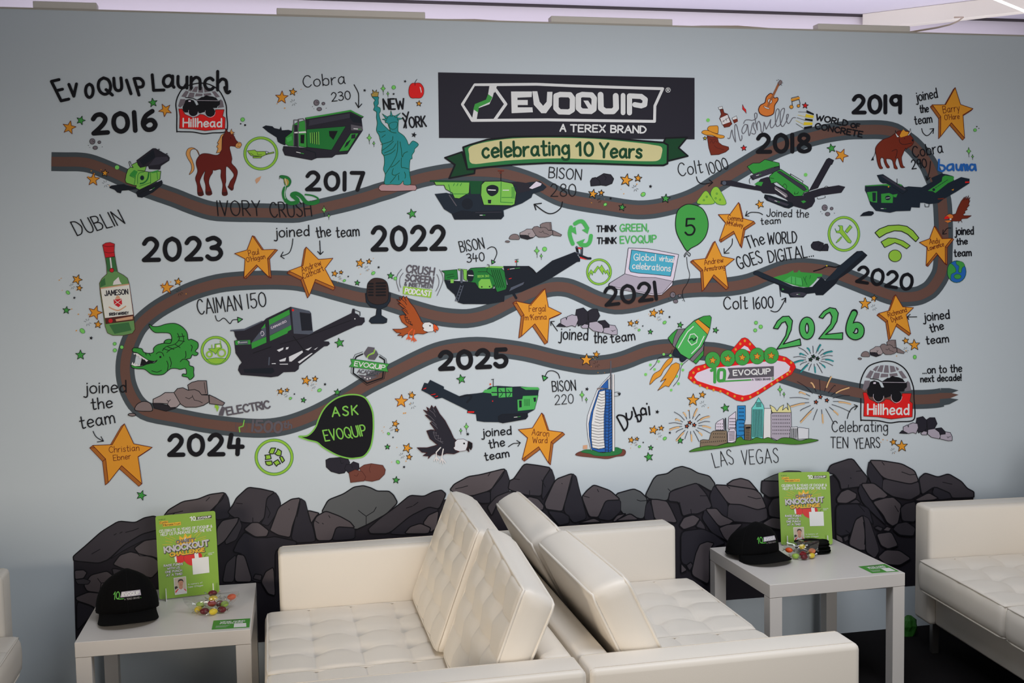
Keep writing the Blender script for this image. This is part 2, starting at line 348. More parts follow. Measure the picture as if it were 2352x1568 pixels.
rock('V', 'r1:1260,420 1310,350 1450,325 1440,370 1330,530 1260,580|r2:1450,325 1480,400 1430,520 1340,560 1330,530 1440,370')
rock('V', 'r3:1440,530 1500,450 1590,500 1700,500 1760,490 1940,530 1950,560 1760,600 1760,880 1560,880 1480,640 1400,620')
rock('V', 'r1:1410,880 1430,640 1500,650 1570,880|r2:1310,880 1340,720 1430,640 1410,880', '1425,700 1410,860')
rock('V', 'r1:1640,880 1680,790 1750,750 1765,1000 1700,980'); rock('V', 'r2:1570,850 1590,810 1650,820 1640,870')
rock('V', 'r1:2040,270 2060,270 2140,290 2110,320 2070,380')
# middle run
rock('X', 'r4:140,510 200,400 330,350 420,290 500,278 560,295 620,325 720,325 760,360 795,425 700,520 540,610 430,660 300,540', '460,490 490,515 525,540 525,610;525,540 590,500 612,462')
rock('X', 'r1:70,600 100,540 180,495 300,540 390,590 430,640 270,630 230,750 100,750|r3:270,630 430,640 430,735 230,750', '120,600 90,580;205,535 215,552;150,600 158,606')
rock('X', 'r2:540,650 640,560 780,460 900,360 1020,370 1100,330 1170,315 1210,350 1150,480 1060,460 900,540 720,690 560,690|r3:720,690 900,540 1060,460 1150,480 1060,680 850,700', '870,470 920,455;930,450 970,420')
rock('X', 'r1:1010,600 1060,530 1150,490 1130,640 1080,680'); rock('X', 'r1:850,690 900,630 990,600 1080,640 1060,690')
rock('X', 'r1:1245,310 1280,265 1400,200 1500,185 1720,130 1690,200 1590,320 1420,370 1260,330|r3:1720,130 1755,235 1750,330 1720,400 1590,430 1590,320', '1290,305 1340,295 1395,280;1570,195 1590,165')
rock('X', 'r3:1420,370 1590,320 1590,430 1500,430'); rock('X', 'r2:1560,460 1640,370 1740,330 1800,330 1650,430 1600,540')
rock('X', 'r2:1755,235 1790,220 1880,90 2000,105 2110,125 2040,230 2030,370 1900,360 1740,310|r3:2110,125 2145,225 2080,340 2040,400 2030,370 2040,230', '1840,225 1790,220;2030,230 2060,290;1925,320 1925,360')
rock('X', 'r1:1850,420 1920,370 2000,390 2050,450 2040,490 1960,480')
rock('Y', 'r1:35,430 130,225 275,172 270,240 210,430 190,500 50,480|r3:275,172 310,200 330,290 360,400 400,560 290,600 205,500 210,430', '270,240 250,320;185,258 188,262')
rock('Y', 'r3:60,490 190,505 250,540 250,600 160,620'); rock('Y', 'r4:640,350 800,305 860,330 920,390 890,570 700,520', '830,400 860,410 910,405')
rock('Y', 'r1:355,375 400,320 460,270 600,320 690,400 560,405 500,550 420,545|r3:560,405 690,400 690,500 600,580 490,560', '420,380 370,365;490,310 500,330')
rock('Y', 'r1:620,580 660,530 740,515 640,590'); rock('Y', 'r1:640,580 770,515 850,570'); rock('Y', 'r1:320,600 460,555 530,590')
rock('Y', 'r4:900,360 970,220 1000,190 1090,175 1150,130 1215,112 1290,135 1350,170 1450,195 1500,265 1470,330 1340,255 1120,320 1090,410 930,390', '1095,305 1115,325')
rock('Y', 'r1:945,395 1000,395 1085,410 1120,470 1180,600 980,575|r3:890,570 905,440 945,395 980,575', '940,420 960,470')
rock('Y', 'r2:1110,330 1250,280 1340,255 1400,320 1430,360 1475,460 1350,520 1290,520 1220,540 1190,420 1095,410', '1195,420 1200,470;1370,365 1430,365;1290,480 1295,520')
rock('Y', 'r1:1490,270 1600,275 1840,310 1890,350 1940,465 1860,485 1720,440 1610,435|r3:1490,270 1610,435 1600,580 1480,490 1450,370|r2:1610,435 1720,440 1860,485 1940,465 1950,560 1860,600 1600,580', '1780,370 1850,390 1890,385;1600,280 1625,300')
rock('Y', 'r1:1590,272 1650,230 1720,215 1790,235 1870,330 1840,310', level=1)
rock('Y', 'r1:1410,475 1510,470 1560,530 1660,580 1620,610 1530,630|r3:1410,475 1530,630 1620,760 1470,680 1385,560'); rock('Y', 'r1:1530,640 1600,610 1740,600 1640,700 1620,770 1570,720')
rock('Y', 'r1:1190,620 1230,550 1310,525 1370,560 1330,620 1230,655'); rock('Y', 'r2:1370,565 1410,620 1420,660 1330,630')
rock('Y', 'r3:1205,670 1390,645 1490,690 1590,770 1500,800 1450,900 1350,800 1310,980 1205,940', '1340,840 1360,800')
rock('Y', 'r1:1290,1040 1330,860 1365,780 1430,755 1490,770 1450,830 1450,1130'); rock('Y', 'r1:1205,1030 1205,940 1260,1000'); rock('Y', 'r2:1250,960 1290,930 1310,960 1280,1010')
rock('Y', 'r2:1895,250 1900,235 2060,240 2060,370 1960,380 1890,330|r4:1900,235 1990,190 2110,150 2240,155 2240,240'); rock('Y', 'r2:1950,460 1990,390 2060,375 2070,560 1960,540'); rock('Y', 'r1:1900,600 1980,550 2080,560 2080,660 1980,640')
# right run
rock('W', 'r2:440,165 470,100 655,40 740,150 790,210 770,280 620,300 560,310 545,240 500,180', '640,210 646,216;690,155 740,150;625,270 620,300;500,190 540,230')
rock('W', 'r1:800,60 900,62 1080,90 1190,150 1225,240 1150,265 920,215|r3:800,60 920,215 910,310 830,280 780,170|r2:920,215 1150,265 1225,240 1240,350 1150,400 1000,370 910,310', '1080,160 1150,185 1195,180;910,75 930,100')
rock('W', 'r2:1225,215 1280,168 1390,205 1480,175 1590,240 1640,300 1698,330 1698,380 1510,385 1490,340 1360,285 1250,360|r3:1360,285 1490,340 1510,385 1400,400 1340,340', '1430,248 1510,265')
rock('W', 'r1:520,390 560,330 620,305 695,345 690,385 610,430 530,425'); rock('W', 'r2:690,390 735,430 620,430')
rock('W', 'r1:725,258 840,255 900,300 965,360 930,385 880,385 820,410|r3:725,258 820,410 900,530 950,620 850,530 740,420 705,320'); rock('W', 'r1:825,415 940,380 1010,375 1080,440 1050,600 1000,625 950,590 920,530', '1020,450 1050,500')
rock('W', 'r1:1185,400 1310,335 1395,385 1350,400 1220,410'); rock('W', 'r2:1065,470 1110,430 1200,410 1200,590 1080,580')
rock('W', 'r3:515,440 700,430 800,470 840,620 750,530 690,560 640,690 560,710 515,690', '640,690 600,660;700,430 760,500')
rock('W', 'r1:620,780 680,570 745,530 760,600 770,830 720,830|r2:745,530 800,560 890,830 850,900 770,840 760,600', '750,590 765,680 760,780')
rock('W', 'r1:515,690 570,720 580,770 520,740'); rock('W', 'r2:575,720 620,700 625,740 590,760'); rock('W', 'r1:860,690 990,670 1050,790 960,820 900,790'); rock('W', 'r2:1000,650 1040,600 1120,585 1200,640 1180,710 1060,700')
rock('W', 'r2:840,640 870,620 920,640 900,670'); rock('W', 'r1:915,660 950,625 990,640 970,670'); rock('W', 'r1:870,890 940,825 1060,830 1160,900 1060,960 940,950')

# ---- repeated bits
def hand_star(fr, cx, cy, r, col='orr', rot=0., edge='k', w=5, name='star_drawing', level=2, jag=.42):
    a = art(fr, level); a.fill(col, star_pts(cx, cy, r, rot, jag), edge, w); a.build(name, MURAL)
def dots(fr, col, L, edge=None, name='dot_drawing', level=2):
    for t in L:
        a = art(fr, level); a.fill(col, oval(t[0], t[1], t[2], t[3] if len(t) > 3 else t[2], t[4] if len(t) > 4 else 0), edge, 4); a.build(name, MURAL)
def burst(a, x, y, r, col='k', w=3):
    a.lines(col, w, [[(x+r*.45*math.cos(t), y+r*.45*math.sin(t)), (x+r*math.cos(t), y+r*math.sin(t))] for t in [k*math.pi/4+.3 for k in range(8) if k % 4 != 3]])
def sparkle(fr, x, y, s, mirror=1, level=2, oval_d=None, black=None):
    """big star, small star, short burst lines and speckles"""
    m = mirror
    hand_star(fr, x, y, 72*s, rot=.05*m, level=level, w=4.5*s+1); hand_star(fr, x+125*s*m, y-68*s, 42*s, rot=.25*m, level=level, w=4.5*s+1)
    a = art(fr, level); burst(a, x+128*s*m, y+48*s, 38*s)
    for dx, dy, r in ((-55, -85, 4), (40, -120, 8), (150, -125, 4), (165, -110, 4), (215, -28, 8), (-78, 42, 7), (10, 128, 8), (-5, 140, 4)): a.fill('orr', oval(x+dx*s*m, y+dy*s, r*s*.8+1, n=8))
    a.build('speckle_drawing', MURAL)
    if oval_d: dots(fr, 'dot', [(x+oval_d[0]*s, y+oval_d[1]*s, 23*s, 17*s, -.5*m)], 'grd', level=level)
    if black: hand_star(fr, x+black[0]*s, y+black[1]*s, 19*s, 'k', .2, None, name='small_star_drawing', level=level)
def diamonds(fr, L, level=2):
    for x, y, s in L:
        a = art(fr, level)
        a.fill('dot', [(x+px*s, y+py*s) for px, py in ((0, -46), (7, -18), (27, 0), (9, 14), (2, 40), (-6, 14), (-27, -2), (-8, -14))], 'k', 4); a.line('k', 4, [(x+2*s, y+36*s), (x+4*s, y+70*s)])
        a.build('diamond_drawing', MURAL)
def pebbles(fr, x, y, level=1):
    for dx, dy, rx, ry in ((0, 0, 30, 32), (78, 10, 17, 16), (32, 72, 26, 20)):
        a = art(fr, level); a.fill('gy', oval(x+dx, y+dy, rx, ry), 'k', 5)
        if dx == 0: a.line('k', 4, [(x+2, y-12), (x+8, y+4), (x+22, y-2)])
        a.build('pebble_drawing', MURAL)
    dots(fr, 'k', [(x-45, y+45, 4), (x-30, y+68, 3), (x+110, y+62, 4)], level=level)
def name_star(fr, P, off, rows, col='orr'):
    """thick five-pointed star with a name written on its face"""
    a = art(fr, 2); P = pts_of(P); n = len(P); dx, dy = off
    for i in range(n):
        b, c = P[i], P[(i+1) % n]
        a.fill('ob', [b, c, (c[0]+dx, c[1]+dy), (b[0]+dx, b[1]+dy)], 'mr', 6)
    a.k += 2
    a.fill(col, P, 'mr', 7)
    o = a.build('name_star_drawing', MURAL)
    t = art(fr, 2); t.base += 34*t.step
    for r in rows: t.text(*r, 6.5, 'mr')
    t.build('lettering', o)
def words(fr, rows, col='k', w=8, name='lettering_drawing', level=2, gap=.2):
    for r in rows:
        a = art(fr, level); a.text(r[0], *r[1:6], r[7] if len(r) > 7 else w, col, r[6] if len(r) > 6 else 0, gap); a.build(name, MURAL)
def arrow(fr, shaft, head, w=8, level=2, tip=None):
    a = art(fr, level); a.line('k', w, shaft)
    if tip: a.fill('mg', tip, 'k', w)
    else: a.line('k', w, head)
    a.build('arrow_drawing', MURAL)
def outline_fill(a, col, P, w=6): a.fill(col, P, 'k', w)

name_star('G', '390,545 497,703 650,698 560,800 578,1012 437,872 295,1020 308,805 190,745 330,705', (24, 8), [('Paul', 350, 772, 465, 752, 62), ("O'Hagan", 328, 842, 535, 800, 52)])
name_star('G', '995,672 1133,812 1295,798 1205,915 1320,1130 1100,1035 1030,1218 955,1015 800,940 960,880', (-20, 27), [('Andrew', 952, 960, 1168, 872, 66), ('Cathcart', 968, 1030, 1195, 935, 62)])
name_star('H', '1820,895 1857,1100 2005,1172 1867,1232 1848,1500 1705,1290 1555,1430 1583,1190 1490,1035 1665,1072', (-32, 20), [('Fergal', 1640, 1155, 1828, 1150, 72), ('m Kenna', 1595, 1250, 1835, 1240, 62), ('c', 1650, 1215, 1664, 1214, 38)])
name_star('J', '468,122 510,298 640,335 525,410 487,610 412,445 252,548 322,350 240,258 372,255', (17, 22), [('Gemma', 345, 318, 515, 338, 58), ('M Kelvey', 332, 378, 515, 402, 50), ('c', 368, 358, 380, 358, 26)])
name_star('J', '203,558 280,728 422,758 315,845 352,1082 190,935 80,1100 65,880 -50,770 110,750', (-24, 20), [('Andrew', 85, 825, 298, 795, 62), ('Armstrong', 85, 898, 315, 865, 52)])
name_star('E', '1533,105 1593,295 1733,342 1620,412 1638,672 1490,500 1368,655 1370,430 1275,298 1425,297', (-22, 24), [('Barry', 1400, 392, 1585, 365, 78), ("O'Hare", 1415, 470, 1580, 455, 58)])
name_star('K', '1297,388 1383,530 1497,525 1420,620 1422,815 1320,688 1205,830 1215,625 1130,572 1245,530', (20, 12), [('Andy', 1245, 592, 1362, 578, 60), ('Lawrence', 1228, 665, 1408, 612, 52)])
name_star('S', '960,180 1040,315 1162,325 1080,405 1130,618 975,505 900,672 870,470 770,390 895,355', (-20, 20), [('Richmond', 880, 430, 1088, 370, 55), ('Dykes', 920, 488, 1038, 445, 55)])
name_star('T', '665,650 770,875 978,915 818,1020 862,1325 635,1120 485,1310 455,1045 310,893 528,885', (-35, 28), [('Christian', 495, 975, 832, 950, 68), ('Ebner', 545, 1065, 738, 1042, 62)])
name_star('N', '1880,920 1945,1115 2115,1138 1985,1245 1955,1480 1845,1300 1660,1440 1722,1200 1617,1108 1775,1090', (24, 24), [('Aaron', 1768, 1168, 1958, 1185, 70), ('Ward', 1778, 1258, 1942, 1258, 66)])

# ---- years and hand lettering
words('A', [('2016', 565, 815, 1262, 768, 205)], w=52, name='year_drawing', gap=.3)
words('B', [('2017', 808, 1445, 1440, 1450, 190)], w=44, name='year_drawing', gap=.3)
words('D', [('2018', 980, 925, 1560, 920, 190)], w=46, name='year_drawing', gap=.25)
words('E', [('2019', 390, 385, 915, 385, 185)], w=44, name='year_drawing', gap=.26)
words('K', [('2020', 425, 1010, 1035, 1105, 170)], w=36, name='year_drawing', gap=.22)
words('I', [('2021', 645, 1080, 1215, 1010, 190)], w=38, name='year_drawing', gap=.22, level=4)
words('px', [('2022', 856, 573, 1021, 571, 50), ('2023', 331, 597, 507, 594, 48), ('2024', 389, 1044, 557, 1042, 44), ('2025', 1011, 847, 1163, 840, 38)], w=10.3, name='year_drawing', gap=.28)
words('A', [('E', 200, 450, 285, 430, 225, -58, 34), ('V', 300, 400, 385, 395, 135, -5, 34), ('O', 475, 412, 560, 412, 150, 0, 34), ('Q', 628, 382, 770, 370, 185, -5, 34), ('U', 805, 335, 885, 332, 140, -8, 34), ('I', 985, 370, 1000, 368, 155, -30, 34), ('P', 1075, 385, 1165, 380, 185, -45, 34), ('L', 1240, 332, 1355, 328, 175, -10, 34)], level=3)
words('A', [('aunch', 1345, 290, 2060, 335, 210, -12, 34)], level=3)
a = art('A', 3); a.line('k', 34, '~2040,300 2055,345 2075,360 2095,345'); a.build('lettering_drawing', MURAL)
words('B', [('Cobra', 770, 300, 1238, 255, 130), ('230', 1090, 455, 1300, 430, 95)], w=10); arrow('B', '~1338,268 1385,360 1390,440 1388,525', '1355,470 1388,527 1424,485', 10)
words('B', [('NEW', 1675, 545, 1905, 540, 115, -8, 18), ('YORK', 1900, 755, 2150, 735, 115, -5, 17)])
a = art('B', 2); a.line('k', 17, '1885,590 1935,640;1950,575 1900,750'); a.build('lettering_drawing', MURAL)
words('px', [('IVORY', 501, 495, 599, 495, 34, -3), ('CRUSH', 622, 499, 716, 496, 34, -3), ('DUBLIN', 178, 541, 287, 513, 32, -8)], w=2.5)
words('C', [('BISON', 1008, 1000, 1285, 1020, 90), ('280', 1025, 1160, 1240, 1160, 105)], w=8); arrow('C', '~1125,1208 1110,1260 1060,1300 1010,1308 960,1285 890,1232', '945,1220 882,1228 898,1275', 9)
words('D', [('Colt', 95, 1200, 360, 1155, 145), ('1000', 435, 1180, 655, 1110, 130)], w=10); arrow('D', '~288,1205 310,1260 360,1285 420,1280 470,1270', '425,1310 472,1270 432,1238', 10)
words('px', [('joined', 2104, 233, 2153, 224, 22), ('the', 2113, 259, 2132, 257, 17), ('team', 2101, 286, 2140, 281, 19), ('Cobra', 2097, 362, 2165, 350, 25), ('290', 2094, 388, 2128, 384, 20)], w=2.4)
arrow('E', '~1158,565 1170,610 1210,645 1250,625 1290,570', '1250,570 1292,565 1285,620', 9); arrow('E', '~1255,935 1245,1040 1215,1145', '1205,1100 1215,1148 1250,1115', 10)
words('px', [('JOINED', 0, 0, 1, 1, 1)] if 0 else [('joined', 631, 545, 710, 541, 24), ('the', 728, 546, 760, 541, 24), ('team', 773, 545, 825, 541, 24)], w=2.6)
arrow('G', '~845,580 835,660 800,740 710,775', '735,728 708,776 748,802', 9); arrow('G', '1148,602 1155,752', '1125,722 1155,756 1186,725', 10)
words('H', [('BISON', 875, 485, 1140, 440, 120, -8), ('340', 945, 600, 1140, 580, 95)], w=10); arrow('H', '~1172,448 1215,425 1260,440 1278,500 1245,580', '', 9, tip='1218,572 1260,595 1222,618')
words('px', [('CAIMAN', 456, 722, 556, 711, 34, -2), ('150', 571, 708, 612, 703, 33)], w=2.4); arrow('L', '~1835,120 1850,170 1880,180 1920,150 1950,160 2000,210 2030,170 2085,165', '', 9, tip='2085,138 2142,160 2090,198')
words('J', [('Joined the', 785, 278, 1255, 290, 85), ('team', 722, 370, 940, 355, 72)], w=9); arrow('J', '~740,258 700,238 630,232 590,240 548,272', '565,220 546,272 585,275', 9); arrow('J', '~400,530 395,590 360,640 308,692', '306,640 308,694 362,690', 9)
words('px', [('The', 1717, 571, 1757, 559, 27, -2), ('WORLD', 1764, 561, 1830, 557, 26), ('GOES', 1697, 618, 1752, 602, 28, -2), ('DIGITAL...', 1767, 603, 1868, 588, 27, -1), ('Colt', 1662, 710, 1716, 708, 28), ('1600', 1731, 709, 1776, 706, 26)], w=2.4)
arrow('J', '~832,1338 880,1352 930,1325 1000,1200', '955,1215 1000,1195 998,1245', 10)
words('px', [('joined', 2193, 539, 2235, 538, 18), ('the', 2197, 562, 2221, 560, 14), ('team', 2191, 589, 2230, 587, 16), ('joined', 2121, 737, 2180, 731, 20), ('the', 2137, 763, 2167, 755, 18), ('team', 2127, 790, 2178, 785, 18)], w=2.6); arrow('K', '~1485,410 1440,415 1395,478', '1398,430 1393,480 1438,472', 8); arrow('S', '1200,428 1095,430', '1125,400 1092,428 1110,458', 9)
words('px', [('joined', 194, 903, 290, 900, 27), ('the', 211, 940, 258, 935, 25), ('team', 186, 984, 264, 970, 28)], w=2.8); arrow('T', '~312,735 350,800 425,845', '402,795 430,846 360,854', 9)
words('px', [('joined', 1284, 778, 1349, 781, 27), ('the', 1364, 787, 1393, 787, 25), ('team', 1403, 787, 1458, 780, 22)], w=2.6); arrow('I', '98,1370 22,1265', '62,1262 22,1265 25,1310', 9)
words('px', [('joined', 1107, 1002, 1174, 997, 19), ('the', 1124, 1029, 1159, 1023, 19), ('team', 1114, 1057, 1169, 1048, 18)], w=2.6); arrow('N', '~1505,1300 1560,1265 1600,1262 1638,1255', '1600,1230 1640,1255 1612,1295', 9)
words('O', [('BISON', 45, 680, 305, 665, 115, -4, 10), ('220', 70, 828, 278, 810, 105, 5, 8)]); arrow('N', '~1918,510 1950,455 2010,448 2065,480 2082,530', '', 9, tip='1885,498 1948,522 1902,560')
a = art('O', 2); a.line('k', 18, '~765,965 790,945 850,960 885,1020 880,1080 848,1120;~765,965 848,1120;~870,925 880,985 915,990 935,950 935,905;~950,860 1005,1010;~975,960 1020,940 1040,970 1030,1010 1000,1018;~1085,880 1055,865 1035,900 1050,940 1085,930;1085,870 1100,940;1125,850 1135,940;1103,815 1104,818'); a.build('lettering_drawing', MURAL)
words('R', [('LAS', 500, 1045, 715, 1000, 165, -8), ('VEGAS', 805, 1012, 1215, 985, 160, -2)], w=8)
words('Q', [('Celebrating', 540, 1035, 1165, 1030, 120), ('TEN', 525, 1215, 718, 1215, 120), ('YEARS', 795, 1225, 1080, 1210, 115)], w=9); arrow('Q', '~712,885 730,820 770,765 825,745', '790,730 828,745 795,785', 9)
words('px', [('...on to the', 2119, 857.5, 2208, 853, 17, 0, 2.4), ('next decade!', 2114, 877, 2207, 873, 14.5, 0, 2.5)])
# ---- pictures: row one
def badge(fr, fx, fy):
    """round-topped show badge with a globe, a tipper truck and a red name panel"""
    class B(Art): pass
    F = FRAMES[fr]; a = Art(lambda u, v, d: on_wall(u, v, d), ink, F, base=1*.0011)
    sx, tx = fx; sy, ty = fy
    T = lambda s: [(x*sx+tx, y*sy+ty) for x, y in pts_of(s)]
    a.line('k', 13, spline(T('1500,780 1500,600 1490,480 1520,380 1580,300 1680,262 1780,250 1880,270 1980,340 2050,480 2060,600 2070,740 2040,800 1900,810 1800,820 1680,800 1520,795'), True), closed=True)
    for t in ('1660,300 1690,292 1660,345 1625,330', '1705,290 1740,288 1725,352 1670,345', '1755,288 1790,290 1795,358 1740,355', '1805,292 1850,298 1870,345 1812,355', '1865,300 1895,315 1900,330 1880,338', '1600,335 1635,345 1600,410 1550,400', '1645,355 1700,360 1690,410 1620,412', '1715,365 1790,370 1785,395 1705,400', '1800,368 1880,360 1890,385 1810,395', '1895,345 1930,340 1985,405 1940,410', '1540,430 1595,430 1590,480 1540,525 1515,510', '1990,430 2015,450 2030,520 1960,530 1980,480'):
        a.fill('gy', T(t))
    a.fill('rd', T('1522,540 1560,540 1590,600 1680,640 1740,620 1760,600 1800,605 1860,640 1930,600 1935,548 2032,548 2015,620 2045,640 2040,765 1960,770 1820,785 1680,765 1530,758 1535,620'), 'hb', 6)
    a.fill('k', T('1565,520 1585,480 1600,440 1640,428 1690,445 1720,500 1745,490 1720,440 1780,405 1800,405 1830,385 1860,395 1900,400 1940,415 1965,445 1985,455 1985,490 1960,510 1950,530 1900,530 1860,560 1760,590 1700,560 1640,580 1590,580 1570,555'))
    a.line('k', 9, T('1600,412 1680,420 1720,440 1985,448'))
    a.fill('k', [(x*sx+tx, y*sy+ty) for x, y in oval(1685, 570, 52)]); a.fill('k', [(x*sx+tx, y*sy+ty) for x, y in oval(1875, 575, 54)])
    a.line('lc', 4, [(x*sx+tx, y*sy+ty) for x, y in oval(1685, 572, 55)[:12]]); a.line('lc', 4, [(x*sx+tx, y*sy+ty) for x, y in oval(1875, 577, 57)[:12]])
    a.fill('lc', T('1632,444 1658,444 1656,460 1630,460')); a.line('lc', 4, T('1725,445 1975,448'))
    o = a.build('badge_drawing', MURAL)
    t = Art(on_wall, ink, F, base=1.9*.0011); x0, y0, x1, y1 = 1572*sx+tx, 740*sy+ty, 2003*sx+tx, 742*sy+ty
    t.text('Hillhead', x0, y0, x1, y1, 92*sy, 17*sx, 'wh'); t.build('lettering', o)
badge('A', (1, 0), (1, 0)); badge('Q', (1.069, -738), (1.219, -65))
a = art('A')      # horse
a.fill('mane', '~1755,1070 1735,1010 1690,990 1655,1010 1650,1060 1675,1120 1695,1190 1685,1240 1640,1278 1665,1220 1660,1160 1620,1090 1605,1040 1625,990 1670,975 1720,1000', 'hoof', 5)
a.fill('hb', '~2050,760 2075,800 2110,800 2135,830 2165,890 2185,915 2165,960 2095,962 2110,1050 2120,1100 2115,1150 2160,1200 2182,1250 2165,1330 2140,1400 2135,1440 2115,1455 2078,1420 2085,1400 2105,1350 2140,1300 2135,1260 2080,1195 2055,1190 2050,1250 2052,1350 2045,1400 2070,1500 2012,1505 2018,1400 2008,1350 1995,1300 1995,1220 1930,1230 1905,1228 1900,1260 1870,1310 1860,1380 1895,1495 1830,1500 1825,1400 1805,1320 1820,1240 1800,1260 1765,1330 1760,1380 1800,1500 1740,1508 1730,1400 1710,1320 1735,1240 1718,1160 1725,1110 1760,1060 1800,1042 1860,1045 1930,1060 1975,1050 2000,1000 2010,930 2020,850 2045,800', 'hoof', 6)
a.fill('mane', '2035,815 2010,860 2008,920 2005,1000 1985,1030 1945,1035 1965,985 1948,965 1970,930 1955,925 1985,870 2000,835', 'hoof', 5)
a.fill('mane', '2165,935 2195,912 2220,920 2230,945 2210,978 2180,980 2158,965', 'hoof', 5); a.fill('mane', '2100,800 2115,765 2122,795 2150,805 2125,815 2150,825 2110,825', 'hoof', 4)
for s in ('1735,1478 1798,1470 1805,1508 1738,1510', '1830,1470 1888,1465 1897,1497 1832,1502', '2014,1478 2064,1470 2072,1505 2012,1508', '2080,1408 2110,1425 2128,1432 2115,1457 2078,1422'): a.fill('hoof', s)
a.line('k', 5, '2105,860 2108,875;2185,935 2205,928;2180,958 2205,962'); a.build('horse_drawing', MURAL, 'red-brown horse with a fair mane')
a = art('A', 2)      # small green crusher with raised hopper
a.fill('nv2', '740,1415 770,1400 905,1385 935,1400 1050,1420 1060,1440 950,1455 880,1460 870,1490 830,1480 800,1450 745,1430')
a.fill('nv2', '1040,1480 1080,1440 1200,1400 1330,1340 1342,1370 1330,1400 1230,1480 1110,1540 1060,1530')
outline_fill(a, 'lg', '930,1370 920,1340 930,1280 950,1220 980,1195 1010,1200 990,1170 1070,1130 1160,1180 1140,1240 1060,1230 1190,1250 1320,1240 1310,1330 1205,1390 1080,1450 1040,1430 1045,1400 1020,1400', 6)
a.fill('gr', '975,1270 1020,1225 1060,1245 1030,1310 970,1290'); a.line('g2', 6, '~1060,1380 1060,1300 1080,1260 1130,1250;970,1290 1030,1320;1020,1400 1035,1300;1080,1410 1200,1370;1205,1250 1205,1380;1275,1250 1285,1330')
a.fill('nv', oval(1110, 1315, 22, 26), 'g2', 5); a.line('g2', 16, '~1185,1260 1170,1330 1130,1370 1090,1380')
a.fill('gr', '1205,1250 1300,1225 1285,1250 1225,1262')
outline_fill(a, 'dk', '1048,1120 1230,985 1260,985 1400,1065 1418,1090 1412,1120 1320,1180 1310,1220 1190,1215 1180,1180 1090,1200 1065,1170', 5)
a.fill('nv2', '1080,1120 1238,1000 1260,1085 1120,1180'); a.fill('dk2', '1260,1085 1390,1075 1410,1110 1300,1165 1180,1180')
a.line('k', 6, '~975,1190 962,1140 975,1132 985,1160;~1290,1005 1300,990 1306,1000;~1375,1050 1390,1040 1392,1052'); a.line('wh', 6, '1195,1455 1220,1445'); a.line('gr', 6, '1225,1442 1250,1425'); a.line('k', 5, '1060,1500 1300,1390')
a.build('crusher_drawing', MURAL, 'small lime green tracked crusher with a raised dark hopper')
a = art('B')      # long green crusher
a.fill('nv2', '305,745 345,725 420,735 440,755 500,768 515,735 525,780 600,775 650,790 640,830 600,900 560,950 510,930 480,910 465,860 370,800')
outline_fill(a, 'dk', '790,640 1300,555 1445,628 1420,650 1435,780 1260,1045 1130,1055 1090,1085 920,1090 860,1115 560,1060 535,1000 545,960 800,980 800,720', 5)
a.fill('gr', '790,640 1300,550 1445,630 1425,632 1300,570 800,655'); a.fill('dk2', '835,665 1290,590 1290,640 830,730'); a.fill('nv2', '1290,590 1420,645 1425,700 1330,690 1290,640')
a.fill('g2', '805,770 1245,735 1085,1002 810,970', 'k', 4); a.fill('gr', '1300,815 1390,812 1270,1010 1165,1020', 'k', 5); a.fill('dk', '1310,830 1355,822 1350,870 1305,875'); a.fill('nv2', '1225,980 1250,920 1305,880 1265,950')
a.fill('gr', '565,860 640,800 650,720 700,690 780,670 800,700 805,975 720,960 600,955 562,930', 'k', 4); a.fill('dk', '655,720 655,960 715,970 710,800 700,720'); a.fill('wh', '665,800 795,790 800,810 668,815')
a.line('grey', 10, '660,665 660,950;705,660 712,960;660,665 705,665;715,745 715,655 765,650 790,680 795,780'); a.fill('mg', '575,870 635,845 640,890 590,915'); a.fill('k', '735,830 780,830 775,930 735,925')
a.line('lg', 10, '845,810 850,920;865,808 872,925;890,806 895,930;915,804 920,935;938,800 942,938'); a.line('k', 6, '858,808 862,925;880,806 884,930;903,804 908,935;928,802 932,938')
a.fill('k', '1055,788 1155,788 1105,888 1062,845'); a.fill('grey', '1303,715 1435,740 1432,785 1305,780'); a.line('wh', 9, '1335,762 1380,766'); a.line('gr', 9, '1385,768 1415,770')
a.line('wh', 8, '690,1025 735,1035'); a.line('gr', 8, '740,1037 770,1044'); a.line('nv2', 10, '800,1000 900,1030 910,1085')
a.build('crusher_drawing', MURAL, 'dark green tracked crusher with a long black hopper')
a = art('B')      # robed statue
a.fill('pk', '1620,1410 1650,1388 1740,1385 1850,1388 1890,1350 1910,1390 2030,1398 2042,1430 2030,1455 1800,1465 1640,1462 1615,1440', 'hoof', 6)
a.fill('tl', '~1545,405 1612,405 1610,440 1612,480 1598,510 1630,530 1632,570 1620,600 1640,680 1670,720 1700,750 1745,790 1730,740 1715,700 1690,690 1700,640 1745,615 1800,620 1835,650 1835,700 1832,770 1840,800 1895,840 1930,890 1955,945 2000,900 2062,940 2020,990 2015,1020 1990,1060 1990,1100 1970,1110 1960,1200 1965,1280 1975,1385 1900,1390 1890,1350 1850,1390 1760,1388 1680,1382 1690,1280 1670,1220 1680,1150 1675,1070 1650,1030 1655,940 1635,900 1620,840 1590,780 1600,700 1590,640 1590,575 1558,550 1570,515 1560,470 1575,440', 'dg', 6)
for s in ('1655,595 1720,635 1700,655', '1752,560 1770,622 1745,620', '1860,585 1810,640 1790,625', '1890,648 1825,665 1825,640', '1655,655 1705,650 1700,675'): a.fill('tl', s, 'dg', 5)
a.fill('tl', '~1745,700 1820,690 1815,750 1770,770 1735,740', 'dg', 5); a.fill('gold', '1530,370 1552,365 1545,325 1572,355 1590,325 1592,355 1615,350 1605,402 1540,402', 'k', 5)
